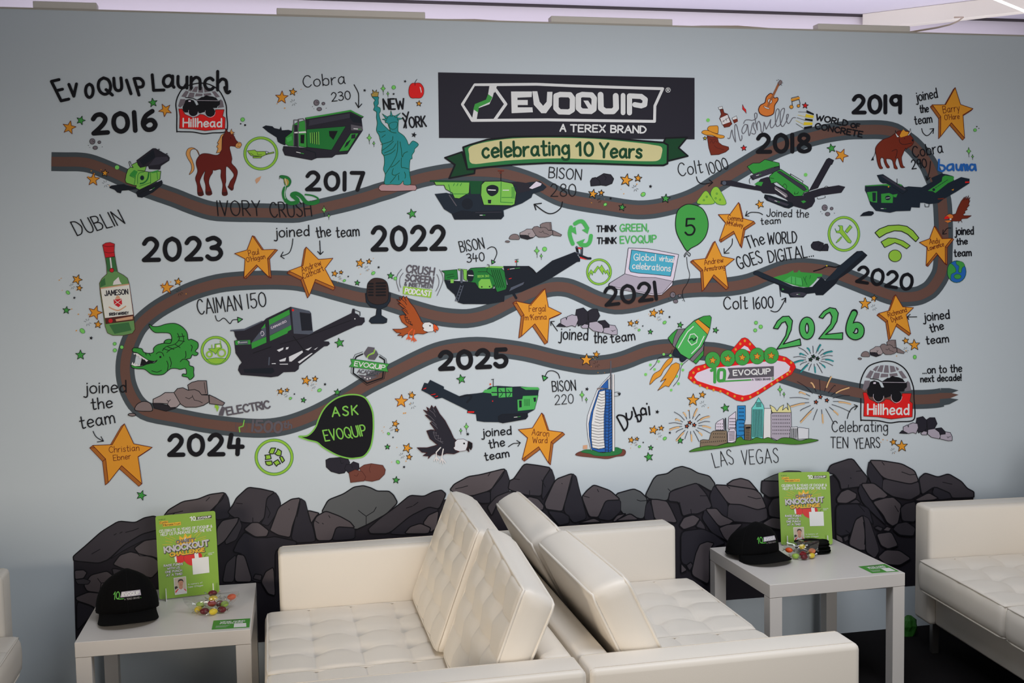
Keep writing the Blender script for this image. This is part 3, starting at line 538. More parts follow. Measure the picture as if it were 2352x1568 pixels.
a.line('dg', 6, '~1775,850 1760,900 1640,940;~1780,905 1720,960 1650,1010;~1810,930 1770,990 1680,1035;~1800,1000 1750,1040 1670,1065;~1830,900 1820,1040 1770,1150 1690,1275;~1855,910 1870,1000 1880,1080 1900,1040 1940,1020;~1870,1090 1870,1190 1900,1200 1950,1215;~1850,1120 1800,1170 1755,1195;~1780,1210 1765,1270 1800,1285 1850,1260;~1810,1290 1780,1330 1745,1370;1838,1285 1840,1340;~1905,1250 1918,1290 1910,1320;~1720,770 1760,800 1810,810;~1610,790 1640,800 1690,790;~1690,830 1650,860')
a.build('statue_drawing', MURAL, 'teal robed figure holding up a torch')
a = art('B', 2)      # apple
a.fill('rd', '~2030,250 2080,252 2118,300 2120,370 2090,415 2035,418 1980,415 1955,370 1958,300 1985,255', 'hb', 5); a.line('k', 6, '~2025,275 2025,240 2045,208'); a.fill('wh', '2075,290 2088,300 2098,350 2092,362')
a.build('apple_drawing', MURAL)
a = art('B'); a.fill('rust', '225,1340 240,1320 295,1295 275,1345 240,1382'); a.build('smudge_drawing', MURAL)
def ring(fr, cx, cy, rx, ry, wdt, level=1):
    a = art(fr, level); a.line('yg', wdt, oval(cx, cy, rx, ry, n=40), closed=True)
    a.line('g2', 5, oval(cx, cy, rx+wdt/2, ry+wdt/2, n=40), closed=True); a.line('g2', 5, oval(cx, cy, rx-wdt/2, ry-wdt/2, n=40), closed=True); return a
a = ring('B', 290, 1040, 180, 175, 26); outline_fill(a, 'yg', '138,1010 220,1002 240,1018 340,1018 345,1045 435,1022 438,1035 345,1055 300,1075 180,1065 160,1045', 5); a.fill('yg', '200,1075 300,1075 290,1092 205,1092', 'k', 5)
a.line('k', 4, '~165,1040 185,1045 205,1060;~250,1030 255,1055 300,1055;~345,1015 380,1030 350,1050'); a.build('icon_drawing', MURAL, 'round green icon of a tracked machine')
a = art('B', 2)      # cobra snake in B frame
a.line('g2', 40, '~560,1430 545,1480 555,1540 590,1590'); a.fill('g2', '~505,1290 545,1288 600,1305 630,1350 615,1400 580,1420 555,1380 545,1330 510,1315', 'dg', 4); a.fill('gold', '~550,1330 585,1330 605,1360 590,1400 570,1395')
a.line('wh', 5, '~560,1320 575,1370 565,1430 555,1500 565,1550'); a.line('g2', 44, '~570,1570 620,1600 690,1590 700,1560 640,1510 680,1490 740,1520 800,1590 880,1600 930,1580'); a.line('g2', 18, '~930,1580 930,1545 870,1515 790,1503')
a.line('k', 4, '500,1295 498,1330'); a.build('snake_drawing', MURAL, 'dark green cobra rearing up')
# logo banner
a = art('C')
a.fill('dk', '60,98 2258,145 2258,672 68,660')
a.line('wh', 24, '375,205 900,200 1200,213 1800,233 1985,238 1918,385 1915,518 1000,505 560,508 352,510 268,372', closed=True)
a.fill('dk', '375,215 500,215 485,285 465,330 400,355 372,375 360,430 350,480 280,375'); a.fill('dk', '570,220 540,225 530,260 545,270 600,365 525,488 570,488 640,370')
a.fill('wh', '500,210 565,212 545,270 500,370 405,405 390,510 350,500 365,420 380,375 470,335 488,290'); a.fill('dk', '538,268 598,365 520,488 392,490 408,410 500,372 522,330'); a.fill('dg' if 0 else 'pg', '488,285 525,310 505,352 410,395 402,442 362,415 375,370 470,332')
a.line('wh', 26, '530,215 640,370 545,505')
for s in ('685,262 865,262 862,310 740,315 740,335 828,335 828,378 742,378 742,398 868,398 872,440 690,448', '868,260 910,260 930,350 960,385 990,350 995,265 1040,265 1035,380 985,448 945,448 880,375'): a.fill('wh', s)
for s, w in (('1070,300 1105,288 1190,290 1212,320 1210,420 1180,438 1100,436 1070,405', 46), ('1262,300 1295,288 1375,292 1398,320 1395,415 1370,432 1290,430 1262,405', 46)): a.line('wh', w, s, closed=True)
a.fill('wh', '1305,340 1345,340 1400,420 1360,430'); a.line('wh', 50, '1452,290 1455,405 1490,432 1560,432 1585,405 1582,300'); a.line('wh', 40, '1645,295 1645,445'); a.line('wh', 44, '1700,445 1700,300 1800,305 1835,330 1830,375 1800,385 1745,375')
o = a.build('logo_drawing', MURAL, 'dark rectangle with a white hexagon logo and lettering')
t = art('C', 2); t.text('A', 1105, 602, 1152, 604, 58, 13, 'wh'); t.text('TEREX', 1195, 606, 1490, 610, 58, 13, 'wh'); t.text('BRAND', 1540, 612, 1840, 618, 58, 13, 'wh'); t.line('wh', 4, oval(2030, 250, 20), closed=True); t.text('R', 2022, 262, 2040, 262, 22, 5, 'wh'); t.build('lettering', o)
a = art('C', 2)      # ribbon
a.fill('rbd', '118,830 265,780 310,930 375,930 370,965 155,1005 205,890', 'k', 14); a.fill('rbd', '1995,690 2010,662 2195,655 2120,745 2200,815 2030,858', 'k', 14)
a.fill('rbn', '275,740 330,720 480,675 700,650 1000,645 1200,645 1500,660 1800,685 1990,700 2028,720 2025,880 1990,895 1850,895 1400,880 1000,875 700,890 480,910 310,930', 'k', 16)
a.fill('cream', '~335,735 500,690 700,665 1000,658 1400,668 1750,700 1900,720 1975,740 1975,800 1950,850 1850,860 1500,850 1100,835 700,850 520,868 350,880 325,800')
o = a.build('ribbon_drawing', MURAL, 'curled green ribbon banner'); t = art('C', 3)
t.text('celebrating', 440, 828, 1180, 800, 125, 21, 'rbd'); t.line('rbd', 22, '1245,730 1275,700 1278,808'); t.text('0', 1315, 812, 1385, 812, 112, 22, 'rbd'); t.text('Years', 1445, 825, 1800, 830, 118, 21, 'rbd'); t.build('lettering', o)
a = art('C', 2)      # pale green crusher
a.fill('nv', '30,1140 130,1130 250,1160 330,1040 440,1030 620,1030 740,1060 840,1040 930,1030 990,1080 960,1110 870,1140 860,1170 780,1220 620,1280 625,1330 600,1358 200,1360 175,1310 110,1270 60,1190')
a.fill('lg', '25,1035 330,1040 325,1130 240,1180 200,1175 180,1130 125,1100 110,1065 40,1065', 'k', 5); a.line('g2', 5, '150,1060 170,1140 320,1140;200,1050 190,1070;230,1050 220,1070;260,1050 250,1070'); a.fill('dg', '-10,1022 440,1030 430,1140 340,1140 330,1042 -10,1034')
a.fill('lg', '430,1060 460,1032 600,1030 700,1050 730,1130 715,1230 690,1240 450,1235 425,1150', 'k', 6); a.line('g2', 5, '600,1035 595,1210 700,1215;605,1170 690,1170'); a.lines('g2', 5, [[(690, y), (716, y+2)] for y in range(1085, 1180, 11)])
a.fill('nv2', '~475,1085 520,1062 572,1080 570,1130 520,1160 480,1130'); a.line('wh', 9, '490,1105 550,1108'); a.line('wh', 7, '615,1108 665,1108'); a.fill('nv2', oval(310, 1225, 48)); a.fill('nv2', '485,1190 515,1190 512,1222 488,1220')
a.fill('nv2', '360,1290 600,1280 622,1310 600,1355 200,1358 180,1310 260,1280'); a.line('dk2', 5, '380,1300 600,1295'); a.line('wh', 6, '418,1322 440,1322'); a.line('gr', 6, '443,1322 462,1321'); a.line('grey', 8, '155,1150 215,1240')
a.fill('dk', '670,1040 740,1035 840,1050 850,1110 740,1135 735,1080'); a.fill('lc', '835,1090 900,1030 950,1050 940,1070 865,1100', 'k', 4); a.line('k', 5, '598,1025 598,950'); a.line('bz', 9, '575,942 620,942;590,960 600,960')
a.build('crusher_drawing', MURAL, 'pale green crusher on black tracks seen from the side')
def coal(fr, sc, P1, P2, cr, col='dk', edge='k', level=1):
    a = art(fr, level); a.fill(col, P1, edge, 6); a.fill(col, P2, edge, 6); a.line(edge, 5, cr); a.build('boulder_drawing', MURAL)
coal('C', 1, '1420,1000 1480,965 1540,975 1565,1010 1550,1050 1500,1070 1430,1060', '1365,1030 1380,1005 1410,998 1445,1030 1450,1065 1370,1072', '~1480,980 1500,1000 1490,1020')
# cowboy boot, bottle, glass, guitar, notes
a = art('D')
a.fill('bz', '410,745 525,760 540,820 580,850 650,870 655,895 620,925 540,955 455,960 430,880', 'hoof', 6); a.line('hoof', 4, '~440,830 460,800 480,830 500,800 525,820;~440,780 470,790 510,780;~490,850 520,880 600,900')
a.fill('orr', '~420,680 430,640 480,632 530,635 535,690 520,720', 'hoof', 5); a.fill('orr', '~350,710 370,685 420,685 480,710 540,730 600,745 595,768 540,770 470,740 400,735', 'hoof', 5); a.build('boot_drawing', MURAL, 'brown cowboy boot under an orange hat')
a = art('D'); a.fill('bz', '555,450 590,445 600,485 640,500 690,610 660,640 605,650 550,550 570,500', 'hoof', 6); a.fill('bone', '553,545 640,505 672,590 583,622', 'hoof', 4); a.fill('wh', '535,425 580,412 585,440 545,450', 'k', 4); a.line('k', 4, '580,590 650,540;590,570 600,590;620,550 630,575'); a.build('bottle_drawing', MURAL, 'small brown whiskey bottle')
a = art('D'); a.fill('wh', '690,545 740,520 755,580 715,603', 'k', 4); a.fill('bz', '700,565 750,550 757,580 715,603'); a.build('glass_drawing', MURAL)
a = art('D', 2); a.fill('org2', '~1075,310 1120,268 1150,285 1165,320 1200,315 1205,345 1170,400 1165,450 1150,500 1080,525 1010,500 988,450 1010,400 1060,370', 'hoof', 9); a.line('wood', 24, '1095,410 1215,160'); a.fill('wh', oval(1115, 355, 24, 28), 'hoof', 5); a.line('wood', 20, '1095,405 1130,320'); a.fill('rk', '1205,150 1230,118 1252,130 1245,160 1220,180', 'hoof', 4); a.line('k', 4, '1200,125 1190,120;1215,118 1208,110;1250,150 1262,150;1240,170 1250,178'); a.fill('bone', '~1045,408 1070,420 1110,435 1100,445 1060,432', 'hoof', 4); a.build('guitar_drawing', MURAL, 'orange acoustic guitar')
a = art('D', 2); a.line('k', 6, '1370,410 1358,320 1435,300 1455,380 1450,400'); a.line('orr', 26, '1365,340 1440,320'); a.line('k', 6, '1368,358 1440,335'); a.fill('orr', oval(1357, 420, 20), 'k', 5); a.fill('orr', oval(1437, 408, 17), 'k', 5); a.build('music_note_drawing', MURAL)
a = art('D', 2); a.line('grey', 7, '~640,770 665,770 680,700 690,680 700,740 730,815 720,700 725,620 745,640 780,790 800,780 800,740;~860,620 830,620 800,680 815,720 850,680 865,620 880,740 900,700 920,610 940,600 930,640 955,700 940,725 910,715;~820,605 840,570 880,565 920,570 965,545 970,495 945,495 950,560 975,680 970,620 990,580 1010,620 1020,700 1040,690 1050,590;1050,590 1075,670;~1075,670 1110,600 1125,560;~1125,565 1120,630 1140,655 1180,600 1220,480 1205,440 1180,480 1180,600 1200,640 1240,600 1280,460 1265,435 1235,480 1235,600 1260,640 1300,580 1325,510 1305,510 1305,580 1330,605 1370,545 1405,540'); a.build('lettering_drawing', MURAL, 'looping script lettering')
a = art('D', 2)
for s, c in (('1528,455 1610,495 1608,512 1528,485', 'k'), ('1520,500 1608,518 1605,545 1515,535', 'yel'), ('1512,548 1598,560 1595,583 1510,570', 'k'), ('1500,590 1595,595 1592,622 1495,625', 'yel'), ('1500,645 1592,630 1588,655 1500,672', 'k')): a.fill(c, s)
a.line('k', 4, '1435,475 1530,478;1420,540 1515,572;1410,608 1500,665'); a.line('yel', 4, '1430,510 1515,530;1408,572 1495,615'); a.build('speed_stripe_drawing', MURAL, 'black and yellow speed stripes')
words('D', [('WORLD', 1632, 565, 1985, 635, 62, 0, 15), ('OF', 2025, 650, 2120, 660, 48, 0, 15), ('CONCRETE', 1622, 662, 2150, 760, 62, 0, 16)], level=2)
a = art('D')      # screener with long belts
a.fill('dk', '1560,1360 1755,1010 1780,995 1835,1020 1815,1065 1800,1070 1655,1330', 'k', 6); a.fill('dk', '1500,1390 1700,1330 1890,1300 1965,1318 1920,1385 1700,1415 1620,1440 1625,1480 1590,1540 1520,1575 1380,1535 1300,1460 1180,1400 1040,1385 1040,1370 560,1290 565,1250 680,1245 860,1290 950,1310 1010,1230 1100,1210 1180,1300 1400,1400 1490,1420')
a.fill('nv2', '1060,1405 1120,1415 1370,1500 1380,1535 1330,1560 1280,1550 1080,1470 1052,1440', 'k', 4); a.fill('dk2', '1090,1430 1330,1515 1310,1535 1100,1465')
a.fill('gr', '860,1090 925,1052 1000,1050 1060,1010 1220,1050 1225,1085 1150,1100 930,1175', 'k', 6); a.fill('dk2', '895,1195 1190,1095 1225,1090 1230,1140 1180,1150 920,1240', 'k', 5); a.fill('dk', '1010,1230 1090,1205 1180,1300 1170,1400 1040,1390 950,1310')
a.fill('gr', '1165,1150 1240,1120 1545,1320 1555,1370 1500,1380 1480,1420 1390,1425 1340,1380 1195,1265 1130,1280 1105,1210 1120,1190', 'k', 6); a.fill('dk2', '1195,1150 1230,1140 1500,1310 1530,1350 1500,1365', 'k', 4); a.fill('gr', '940,1290 980,1260 1040,1265 1020,1310'); a.line('k', 5, '~1255,1320 1280,1285 1305,1310 1300,1340;1395,1375 1390,1400 1430,1395 1435,1375;1110,1215 1160,1225')
a.fill('gy', '1160,1330 1175,1310 1310,1400 1320,1430 1290,1448', 'k', 4); a.line('wh', 8, '1175,1342 1295,1425'); a.line('k', 5, '1345,1170 1490,1255 1480,1275;1345,1170 1350,1195;~1715,1340 1750,1310 1785,1330;~1650,1440 1660,1455 1735,1440 1735,1420'); a.fill('gr', '1465,1480 1500,1470 1525,1485 1490,1503'); a.line('k', 6, '~890,1280 885,1240 910,1210 935,1240'); a.fill('sl', oval(602, 1275, 26), 'k', 5); a.line('wh', 6, '962,1192 990,1185'); a.line('gr', 6, '995,1183 1015,1177'); a.line('wh', 6, '1170,1475 1195,1482'); a.line('gr', 6, '1200,1484 1225,1492')
a.build('screener_drawing', MURAL, 'dark screening machine with green hopper and two long belts')
a = art('D', 2); a.fill('yg', '~300,1505 340,1420 380,1370 410,1370 440,1410 490,1505', 'g2', 5); a.fill('yg', '~520,1508 450,1410 470,1340 510,1318 550,1350 625,1505', 'g2', 5)
for x, y in ((405, 1430), (372, 1468), (518, 1395), (505, 1447), (554, 1463)): a.line('g2', 5, oval(x, y, 9, n=10), closed=True)
a.build('leaf_drawing', MURAL)
a = art('E', 2)      # bison
a.fill('bz', '~870,610 905,590 1000,595 1030,640 1060,680 1065,720 1040,760 1000,780 985,800 975,785 945,850 930,900 945,980 968,1000 925,1003 905,950 890,900 872,905 860,960 885,1015 850,1012 840,970 820,915 760,905 765,950 795,1000 765,1003 735,940 730,905 705,890 690,920 700,980 718,1010 685,1012 660,950 648,880 635,800 660,745 720,690 800,660', 'hoof', 6)
a.fill('orr', '908,645 930,600 950,575 975,600 1010,605 1000,640 960,655 920,665'); a.fill('bone', '862,585 868,620 905,660 880,665 862,630', 'k', 4); a.fill('bone', '1030,565 1035,610 1010,645 1000,640 1020,605', 'k', 4); a.line('k', 5, '~905,680 910,720 950,745 1010,735 1050,728;~635,790 630,850 595,920;~820,820 870,800 880,830 860,900;~960,670 965,680'); a.fill('k', '1045,680 1062,690 1060,715 1045,705'); a.fill('k', '610,880 618,920 585,925'); a.build('bison_drawing', MURAL, 'dark red-brown bison')
a = art('E', 3); a.line('ry', 22, '1350,915 1345,1030;~1345,1030 1385,1045 1415,1020 1405,985 1365,975;~1505,965 1460,975 1440,1010 1460,1035 1500,1015 1510,970;1510,970 1515,1035;~1545,970 1550,1020 1580,1030 1598,975;1600,970 1605,1035;~1615,1035 1612,985 1635,970 1648,1035 1650,985 1668,975 1675,1035;~1750,975 1710,970 1695,1010 1720,1035 1750,1005 1755,970;1755,970 1765,1035'); a.build('lettering_drawing', MURAL, 'round blue lettering')
a = art('E', 2)      # dark crusher on the right
a.fill('nv', '520,1205 740,1190 930,1195 960,1225 1010,1215 1160,1225 1280,1160 1265,1120 1380,1070 1440,1080 1510,1100 1520,1150 1600,1110 1695,1130 1695,1180 1540,1280 1400,1360 1350,1400 1240,1415 1180,1400 1140,1400 1135,1455 1040,1450 1030,1490 870,1495 800,1512 640,1490 580,1420 540,1300 518,1260')
a.fill('gr', '520,1208 740,1190 900,1185 930,1195 935,1220 900,1225 720,1205 530,1215'); a.fill('nv', '655,1090 720,1080 1000,1260 940,1300 860,1240 760,1180 720,1180 690,1160', 'k', 4); a.fill('dk2', '700,1100 740,1100 980,1250 960,1265 800,1165')
a.fill('gr', '540,1280 655,1270 655,1398 600,1392 570,1380'); a.fill('nv', '600,1285 642,1285 640,1380 605,1385'); a.fill('gr', '700,1300 790,1290 835,1310 830,1402 702,1400'); a.fill('nv', oval(775, 1345, 30, 26)); a.line('wh', 5, '755,1348 795,1342'); a.fill('gr', '835,1308 885,1300 870,1338 840,1335')
a.fill('gr', '1225,1265 1380,1160 1390,1110 1420,1092 1520,1105 1512,1150 1450,1180 1310,1290 1280,1270'); a.fill('nv', oval(1292, 1252, 16)); a.lines('nv', 6, [[(x, 1250-(x-1280)*.65), (x+18, 1240-(x-1280)*.65)] for x in range(1310, 1440, 24)]); a.fill('rd', '1645,1160 1695,1160 1690,1175 1645,1178'); a.fill('bz', '1335,1352 1410,1345 1400,1358 1340,1362'); a.fill('orr', '1490,1255 1520,1242 1510,1262')
a.fill('nv2', '460,1550 500,1510 560,1492 610,1498 620,1520 590,1545'); a.line('k', 6, '880,1190 880,1130;1190,1415 1195,1445 1235,1445 1240,1415'); a.line('wh', 6, '698,1465 725,1466'); a.line('gr', 6, '730,1466 755,1466'); a.fill('orr', oval(783, 1220, 8)); a.build('crusher_drawing', MURAL, 'dark blue and green crusher with a raised side belt')
a = art('K', 2)      # small hawk
a.fill('bz', '1480,265 1540,250 1565,180 1600,110 1640,60 1630,100 1660,50 1655,95 1685,45 1675,90 1700,65 1685,110 1700,100 1680,150 1695,150 1660,190 1670,200 1640,220 1645,240 1620,255 1630,270 1715,270 1670,300 1610,305 1590,330 1545,332 1490,330', 'hoof', 5)
a.fill('org2', '~1430,275 1470,252 1505,265 1510,295 1480,305 1450,300', 'hoof', 4); a.fill('rd', '1408,308 1420,280 1450,275 1475,300 1440,308'); a.fill('wh', '1470,305 1490,300 1490,320 1470,318'); a.fill('org2', '1412,330 1470,322 1490,335 1450,350'); a.line('hoof', 6, '1575,330 1570,350;1600,325 1610,345'); a.build('bird_drawing', MURAL, 'small red-brown hawk in flight')
# ---- pictures: row two
a = art('F', 2)      # tall bottle
a.fill('btl', '695,690 805,685 820,780 835,855 900,890 945,925 965,990 1010,1300 1030,1500 1000,1545 900,1568 780,1568 720,1540 695,1470 640,1100 630,980 660,925 715,875 710,780', 'hoof', 5)
a.fill('btl2', '700,690 800,688 830,850 720,850'); a.fill('bone', '790,960 845,910 860,960 880,990 780,1000'); a.fill('btl2', '640,960 690,920 700,1000 640,1025')
a.fill('red2', '665,550 700,528 750,522 800,540 795,620 803,680 695,695 672,580', 'hoof', 5); a.line('hoof', 5, '~668,555 720,570 795,560;~690,630 740,640 800,630'); a.line('bone', 16, '752,700 765,810'); a.fill('red2', oval(768, 835, 24), 'hoof', 5)
a.fill('lab', '640,1035 965,990 1012,1335 690,1375', 'mr', 5); a.fill('rust', '640,1032 962,985 966,998 642,1046'); a.fill('brd', '690,1375 1012,1335 1015,1400 700,1440'); a.fill('rust', '810,1385 1005,1350 1005,1385 820,1410'); a.fill('red2', oval(755, 1403, 24)); a.fill('btl2', '740,1450 960,1420 990,1510 800,1550')
a.fill('red2', '788,1165 880,1155 885,1215 845,1250 795,1220'); a.line('lab', 6, '800,1170 875,1225;875,1165 800,1220'); a.fill('rust', '805,1160 825,1120 850,1120 865,1155'); a.line('rust', 14, '~740,1250 790,1275 850,1285 925,1240')
o = a.build('bottle_drawing', MURAL, 'tall green bottle with a red cap'); t = art('F', 3); t.text('JAMESON', 692, 1122, 952, 1102, 55, 10, 'dk'); t.text('IRISH', 745, 1345, 825, 1338, 28, 8, 'dk'); t.text('WHISKEY', 840, 1337, 958, 1328, 28, 7, 'dk'); t.build('lettering', o)
a = art('L', 2)      # crocodile
a.fill('gr', '~1262,432 1272,398 1320,385 1348,402 1345,440', 'k', 7); a.fill('gr', '~1090,215 1130,240 1200,240 1280,215 1380,208 1460,245 1515,310 1530,390 1560,385 1610,405 1640,430 1640,480 1610,520 1640,540 1630,565 1600,570 1575,560 1555,600 1510,610 1540,640 1545,680 1590,700 1590,760 1595,800 1570,830 1545,840 1525,815 1465,800 1470,775 1510,775 1500,715 1440,725 1400,715 1340,715 1300,740 1250,780 1180,788 1110,775 1040,725 960,718 900,705 888,675 930,685 1000,690 1080,660 1150,650 1180,620 1150,635 1080,620 1030,590 960,540 915,530 900,505 920,482 970,485 1010,495 1030,530 1090,545 1140,530 1140,490 1180,450 1260,430 1330,430 1345,370 1320,320 1240,312 1160,310 1110,270', 'k', 8)
a.fill('k', '1010,600 1080,625 1150,640 1090,665 990,685 1000,640'); a.fill('wh', '915,540 960,545 1010,580 1080,625 1060,640 1040,615 1020,610 1010,590 985,600 975,570 950,575 940,550 920,560'); a.fill('wh', '890,670 905,640 915,665 930,645 940,672 955,650 965,680 985,665 990,685 930,688')
a.line('k', 7, '~1240,515 1280,470 1380,440 1430,380 1410,320;~1290,535 1330,500 1420,465 1480,400 1460,320;1250,490 1320,515;1300,470 1370,500;1380,440 1440,480;1420,400 1490,410;1410,360 1490,350;~1170,550 1200,530 1240,540 1255,575;~1320,585 1340,650 1330,700;~1290,630 1305,680 1295,735;~1500,520 1505,570 1495,600;~1440,640 1470,610 1510,615;~1050,545 1060,565;~1090,540 1105,570;~1120,740 1180,755 1230,735;~1260,425 1275,395 1320,385 1345,400;~1560,450 1575,470 1565,520'); a.fill('k', oval(1217, 585, 12)); a.build('crocodile_drawing', MURAL, 'green crocodile with an open mouth')
a = ring('L', 1840, 512, 155, 148, 26); a.fill('yg', '1735,610 1840,595 1955,605 1900,655 1840,665 1780,650', 'g2', 5); a.line('yg', 18, oval(1768, 555, 30), closed=True); a.line('yg', 18, oval(1905, 540, 42), closed=True); a.fill('yg', '1760,490 1830,490 1830,440 1895,435 1910,480 1870,500 1840,555 1815,530 1765,505', 'g2', 5); a.fill('wh', '1848,450 1885,445 1890,475 1848,478'); a.line('yg', 10, '1890,405 1895,430;1795,450 1797,488'); a.build('icon_drawing', MURAL, 'round green icon of a tractor')
def mound(fr, T, level=2):
    """pile of brown-grey boulders; T maps the master sketch (frame L) into place"""
    k_ = 0
    for c, s, cr in (('rk', '~935,1185 945,1130 990,1095 1045,1085 1105,1110 1128,1185 1060,1195', ''), ('r5', '1130,1105 1200,1105 1300,1130 1390,1160 1280,1195 1150,1160', ''), ('rk2', '1135,1105 1135,1060 1220,1020 1270,985 1370,985 1430,1060 1440,1110 1400,1150 1330,1155 1290,1110 1200,1105', '~1300,1110 1310,1085 1330,1065;1310,1085 1290,1070'),
                     ('rk', '1525,900 1570,870 1640,852 1735,852 1750,1005 1660,1010 1540,975', '1710,870 1725,990'), ('rk', '1370,985 1410,940 1470,930 1530,960 1600,950 1650,970 1680,1010 1760,1015 1765,1090 1700,1130 1620,1150 1500,1150 1445,1115', '~1500,1040 1540,1055 1580,1030 1600,1070 1650,1080 1690,1100;1580,1030 1575,1015'), ('rk', '1765,1010 1830,1040 1940,1100 1920,1130 1770,1110', ''), ('rk', '~855,1238 870,1220 920,1220 940,1240 900,1252', '')):
        k_ += 1; a = art(fr, level, k_); sm = s[0] == '~'; P = [T(*q) for q in pts_of(s.lstrip('~'))]; P = spline(P, True, 3) if sm else P
        w = 5 if fr != 'L' else 8
        a.fill(c, P, 'k', w)
        if cr:
            for st in cr.split(';'): a.line('k', w*.8, [T(*q) for q in pts_of(st.lstrip('~'))])
        a.build('boulder_drawing', MURAL)
mound('L', lambda x, y: (x, y)); mound('H', lambda x, y: (1370+(x-850)*.585, 148+(y-850)*.565)); mound('S', lambda x, y: (535+(x-850)*.482, 687+(y-850)*.55))
def darkmound(fr, T):
    k_ = 0
    for c, s, cr in (('dk', '85,1320 120,1285 180,1300 185,1325', ''), ('dk', '300,1200 310,1130 390,1110 440,1160 440,1280 330,1315', ''), ('dk', '440,1150 480,1125 545,1125 575,1200 540,1260 450,1275', ''), ('lav', '135,1290 135,1240 190,1215 200,1245 205,1210 260,1188 320,1200 330,1250 300,1325 260,1310 200,1325', ''), ('dk', '420,1275 450,1270 460,1300 440,1330', ''), ('lav', '360,1320 400,1292 445,1300 440,1340 380,1340', ''), ('dk', '555,1260 630,1250 680,1300 675,1335 610,1330', ''), ('lav', '455,1275 540,1262 600,1305 620,1360 600,1390 500,1370 450,1330', ''), ('lav', '620,1335 680,1330 680,1302 745,1310 770,1360 770,1410 720,1415 610,1390', '700,1365 720,1370 750,1360;720,1370 715,1380')):
        k_ += 1; a = art(fr, 2, k_); a.fill(c, [T(*q) for q in pts_of(s)], 'k', 6)
        if cr:
            for st in cr.split(';'): a.line('k', 5, [T(*q) for q in pts_of(st)])
        a.build('boulder_drawing', MURAL)
darkmound('I', lambda x, y: (x, y)); darkmound('Q', lambda x, y: (1298+(x-85)*.865, 862+(y-1110)*.9))
a = art('G', 2)      # microphone
a.fill('sl' if 0 else 'nv', '1660,1195 1680,1190 1700,1270 1740,1310 1860,1315 1900,1280 1925,1190 1945,1195 1940,1280 1900,1340 1840,1365 1840,1440 1905,1480 1900,1520 1860,1532 1730,1532 1702,1505 1720,1470 1780,1440 1790,1365 1720,1345 1670,1290', 'k', 6)
a.fill('mic', '~1680,1150 1690,1080 1740,1030 1800,1022 1870,1040 1910,1090 1922,1200 1900,1290 1800,1320 1710,1290 1680,1230', 'k', 7); a.lines('k', 20, [[(1700, y), (1745, y)] for y in range(1085, 1230, 32)]+[[(1785, y-6), (1885, y-8)] for y in range(1085, 1230, 34)]); a.build('microphone_drawing', MURAL, 'old-fashioned dark microphone')
words('H', [('CRUSH', 258, 712, 568, 745, 82, 3, 16), ('SCREEN', 250, 805, 558, 838, 72, 3, 16), ('&', 238, 858, 262, 860, 38, 0, 9), ('INBETWEEN', 288, 868, 552, 890, 40, 3, 9)], col='grey')
a = art('H', 2); a.fill('yg', '225,868 550,908 537,998 220,955'); o = a.build('label_drawing', MURAL); t = art('H', 3); t.text('PODCAST', 242, 945, 528, 978, 55, 14, 'wh', 3); t.build('lettering', o)
a = art('H', 2); a.line('grey', 6, '~208,675 160,740 150,820 180,925;~225,718 190,770 185,840 198,882;~632,682 665,740 668,820 605,972;~603,735 625,790 622,860 592,922'); a.build('sound_wave_drawing', MURAL)
a = art('H', 2)      # green crusher with the long rising belt
a.fill('nv2', '685,800 950,815 1040,830 1100,890 1240,895 1400,850 1350,640 1640,640 1720,720 1900,580 2160,480 2215,560 2215,590 2180,595 1900,770 1780,830 1560,930 1365,975 1360,1040 1180,1070 900,1068 840,1050 800,960 720,890')
a.line('k', 26, '2190,500 2175,430;2230,520 2235,440'); a.line('sl', 12, '2170,430 2235,440 2225,510 2175,490'); a.line('rd', 14, '2195,438 2225,443'); a.line('rd', 18, '2220,545 2285,560'); a.line('nv2', 26, '2210,520 2300,555 2330,555')
a.fill('g2', '655,695 830,680 840,790 690,800 690,720', 'k', 5); a.fill('lg', '840,672 942,680 940,810 905,790 900,690 850,690', 'k', 4); a.fill('lg', '755,790 795,790 790,832 757,832'); a.line('k', 5, '710,745 790,730;720,770 800,755')
a.fill('g2', '945,700 985,665 1040,660 1190,655 1320,660 1365,700 1390,870 1380,905 1280,935 1245,850 1235,890 1070,885 1035,830 960,820 940,760', 'k', 6); a.fill('lg', '1070,880 1070,820 1100,785 1200,785 1230,880 1200,895 1090,895', 'g2', 5); a.fill('lg', '1145,658 1210,640 1350,645 1345,665'); a.fill('nv2', '~950,700 1000,685 1020,740 1000,810 960,810 945,760'); a.line('wh', 10, '958,745 1010,748')
a.lines('k', 6, [[(1215+i*22, 685), (1275+i*22, 880)] for i in range(5)]); a.line('k', 5, '1065,705 1165,705 1170,660;1165,705 1230,760'); a.fill('k', oval(1108, 875, 8)); a.fill('k', oval(1196, 872, 8))
a.line('sl', 26, '880,690 880,820'); a.line('sl', 9, '870,860 810,1030;900,860 840,1035;810,1030 840,1035'); a.lines('sl', 6, [[(870-i*12, 870+i*32), (898-i*12, 875+i*32)] for i in range(5)]); a.fill('sl', '1410,930 1435,880 1590,815 1575,850', 'k', 4)
a.line('rd', 8, '1402,680 1410,676;1415,785 1440,778'); a.line('wh', 6, '1425,675 1475,668'); a.line('gr', 6, '1485,667 1535,662'); a.line('k', 6, '1500,640 1500,570;1480,570 1520,565'); a.fill('rd', oval(1490, 590, 9)); a.fill('gr', oval(1512, 588, 9)); a.line('k', 14, '~1640,650 1680,680 1715,720'); a.line('grey', 9, '~1170,625 1190,630 1190,655'); a.line('nv2', 26, '1465,950 1495,1000')
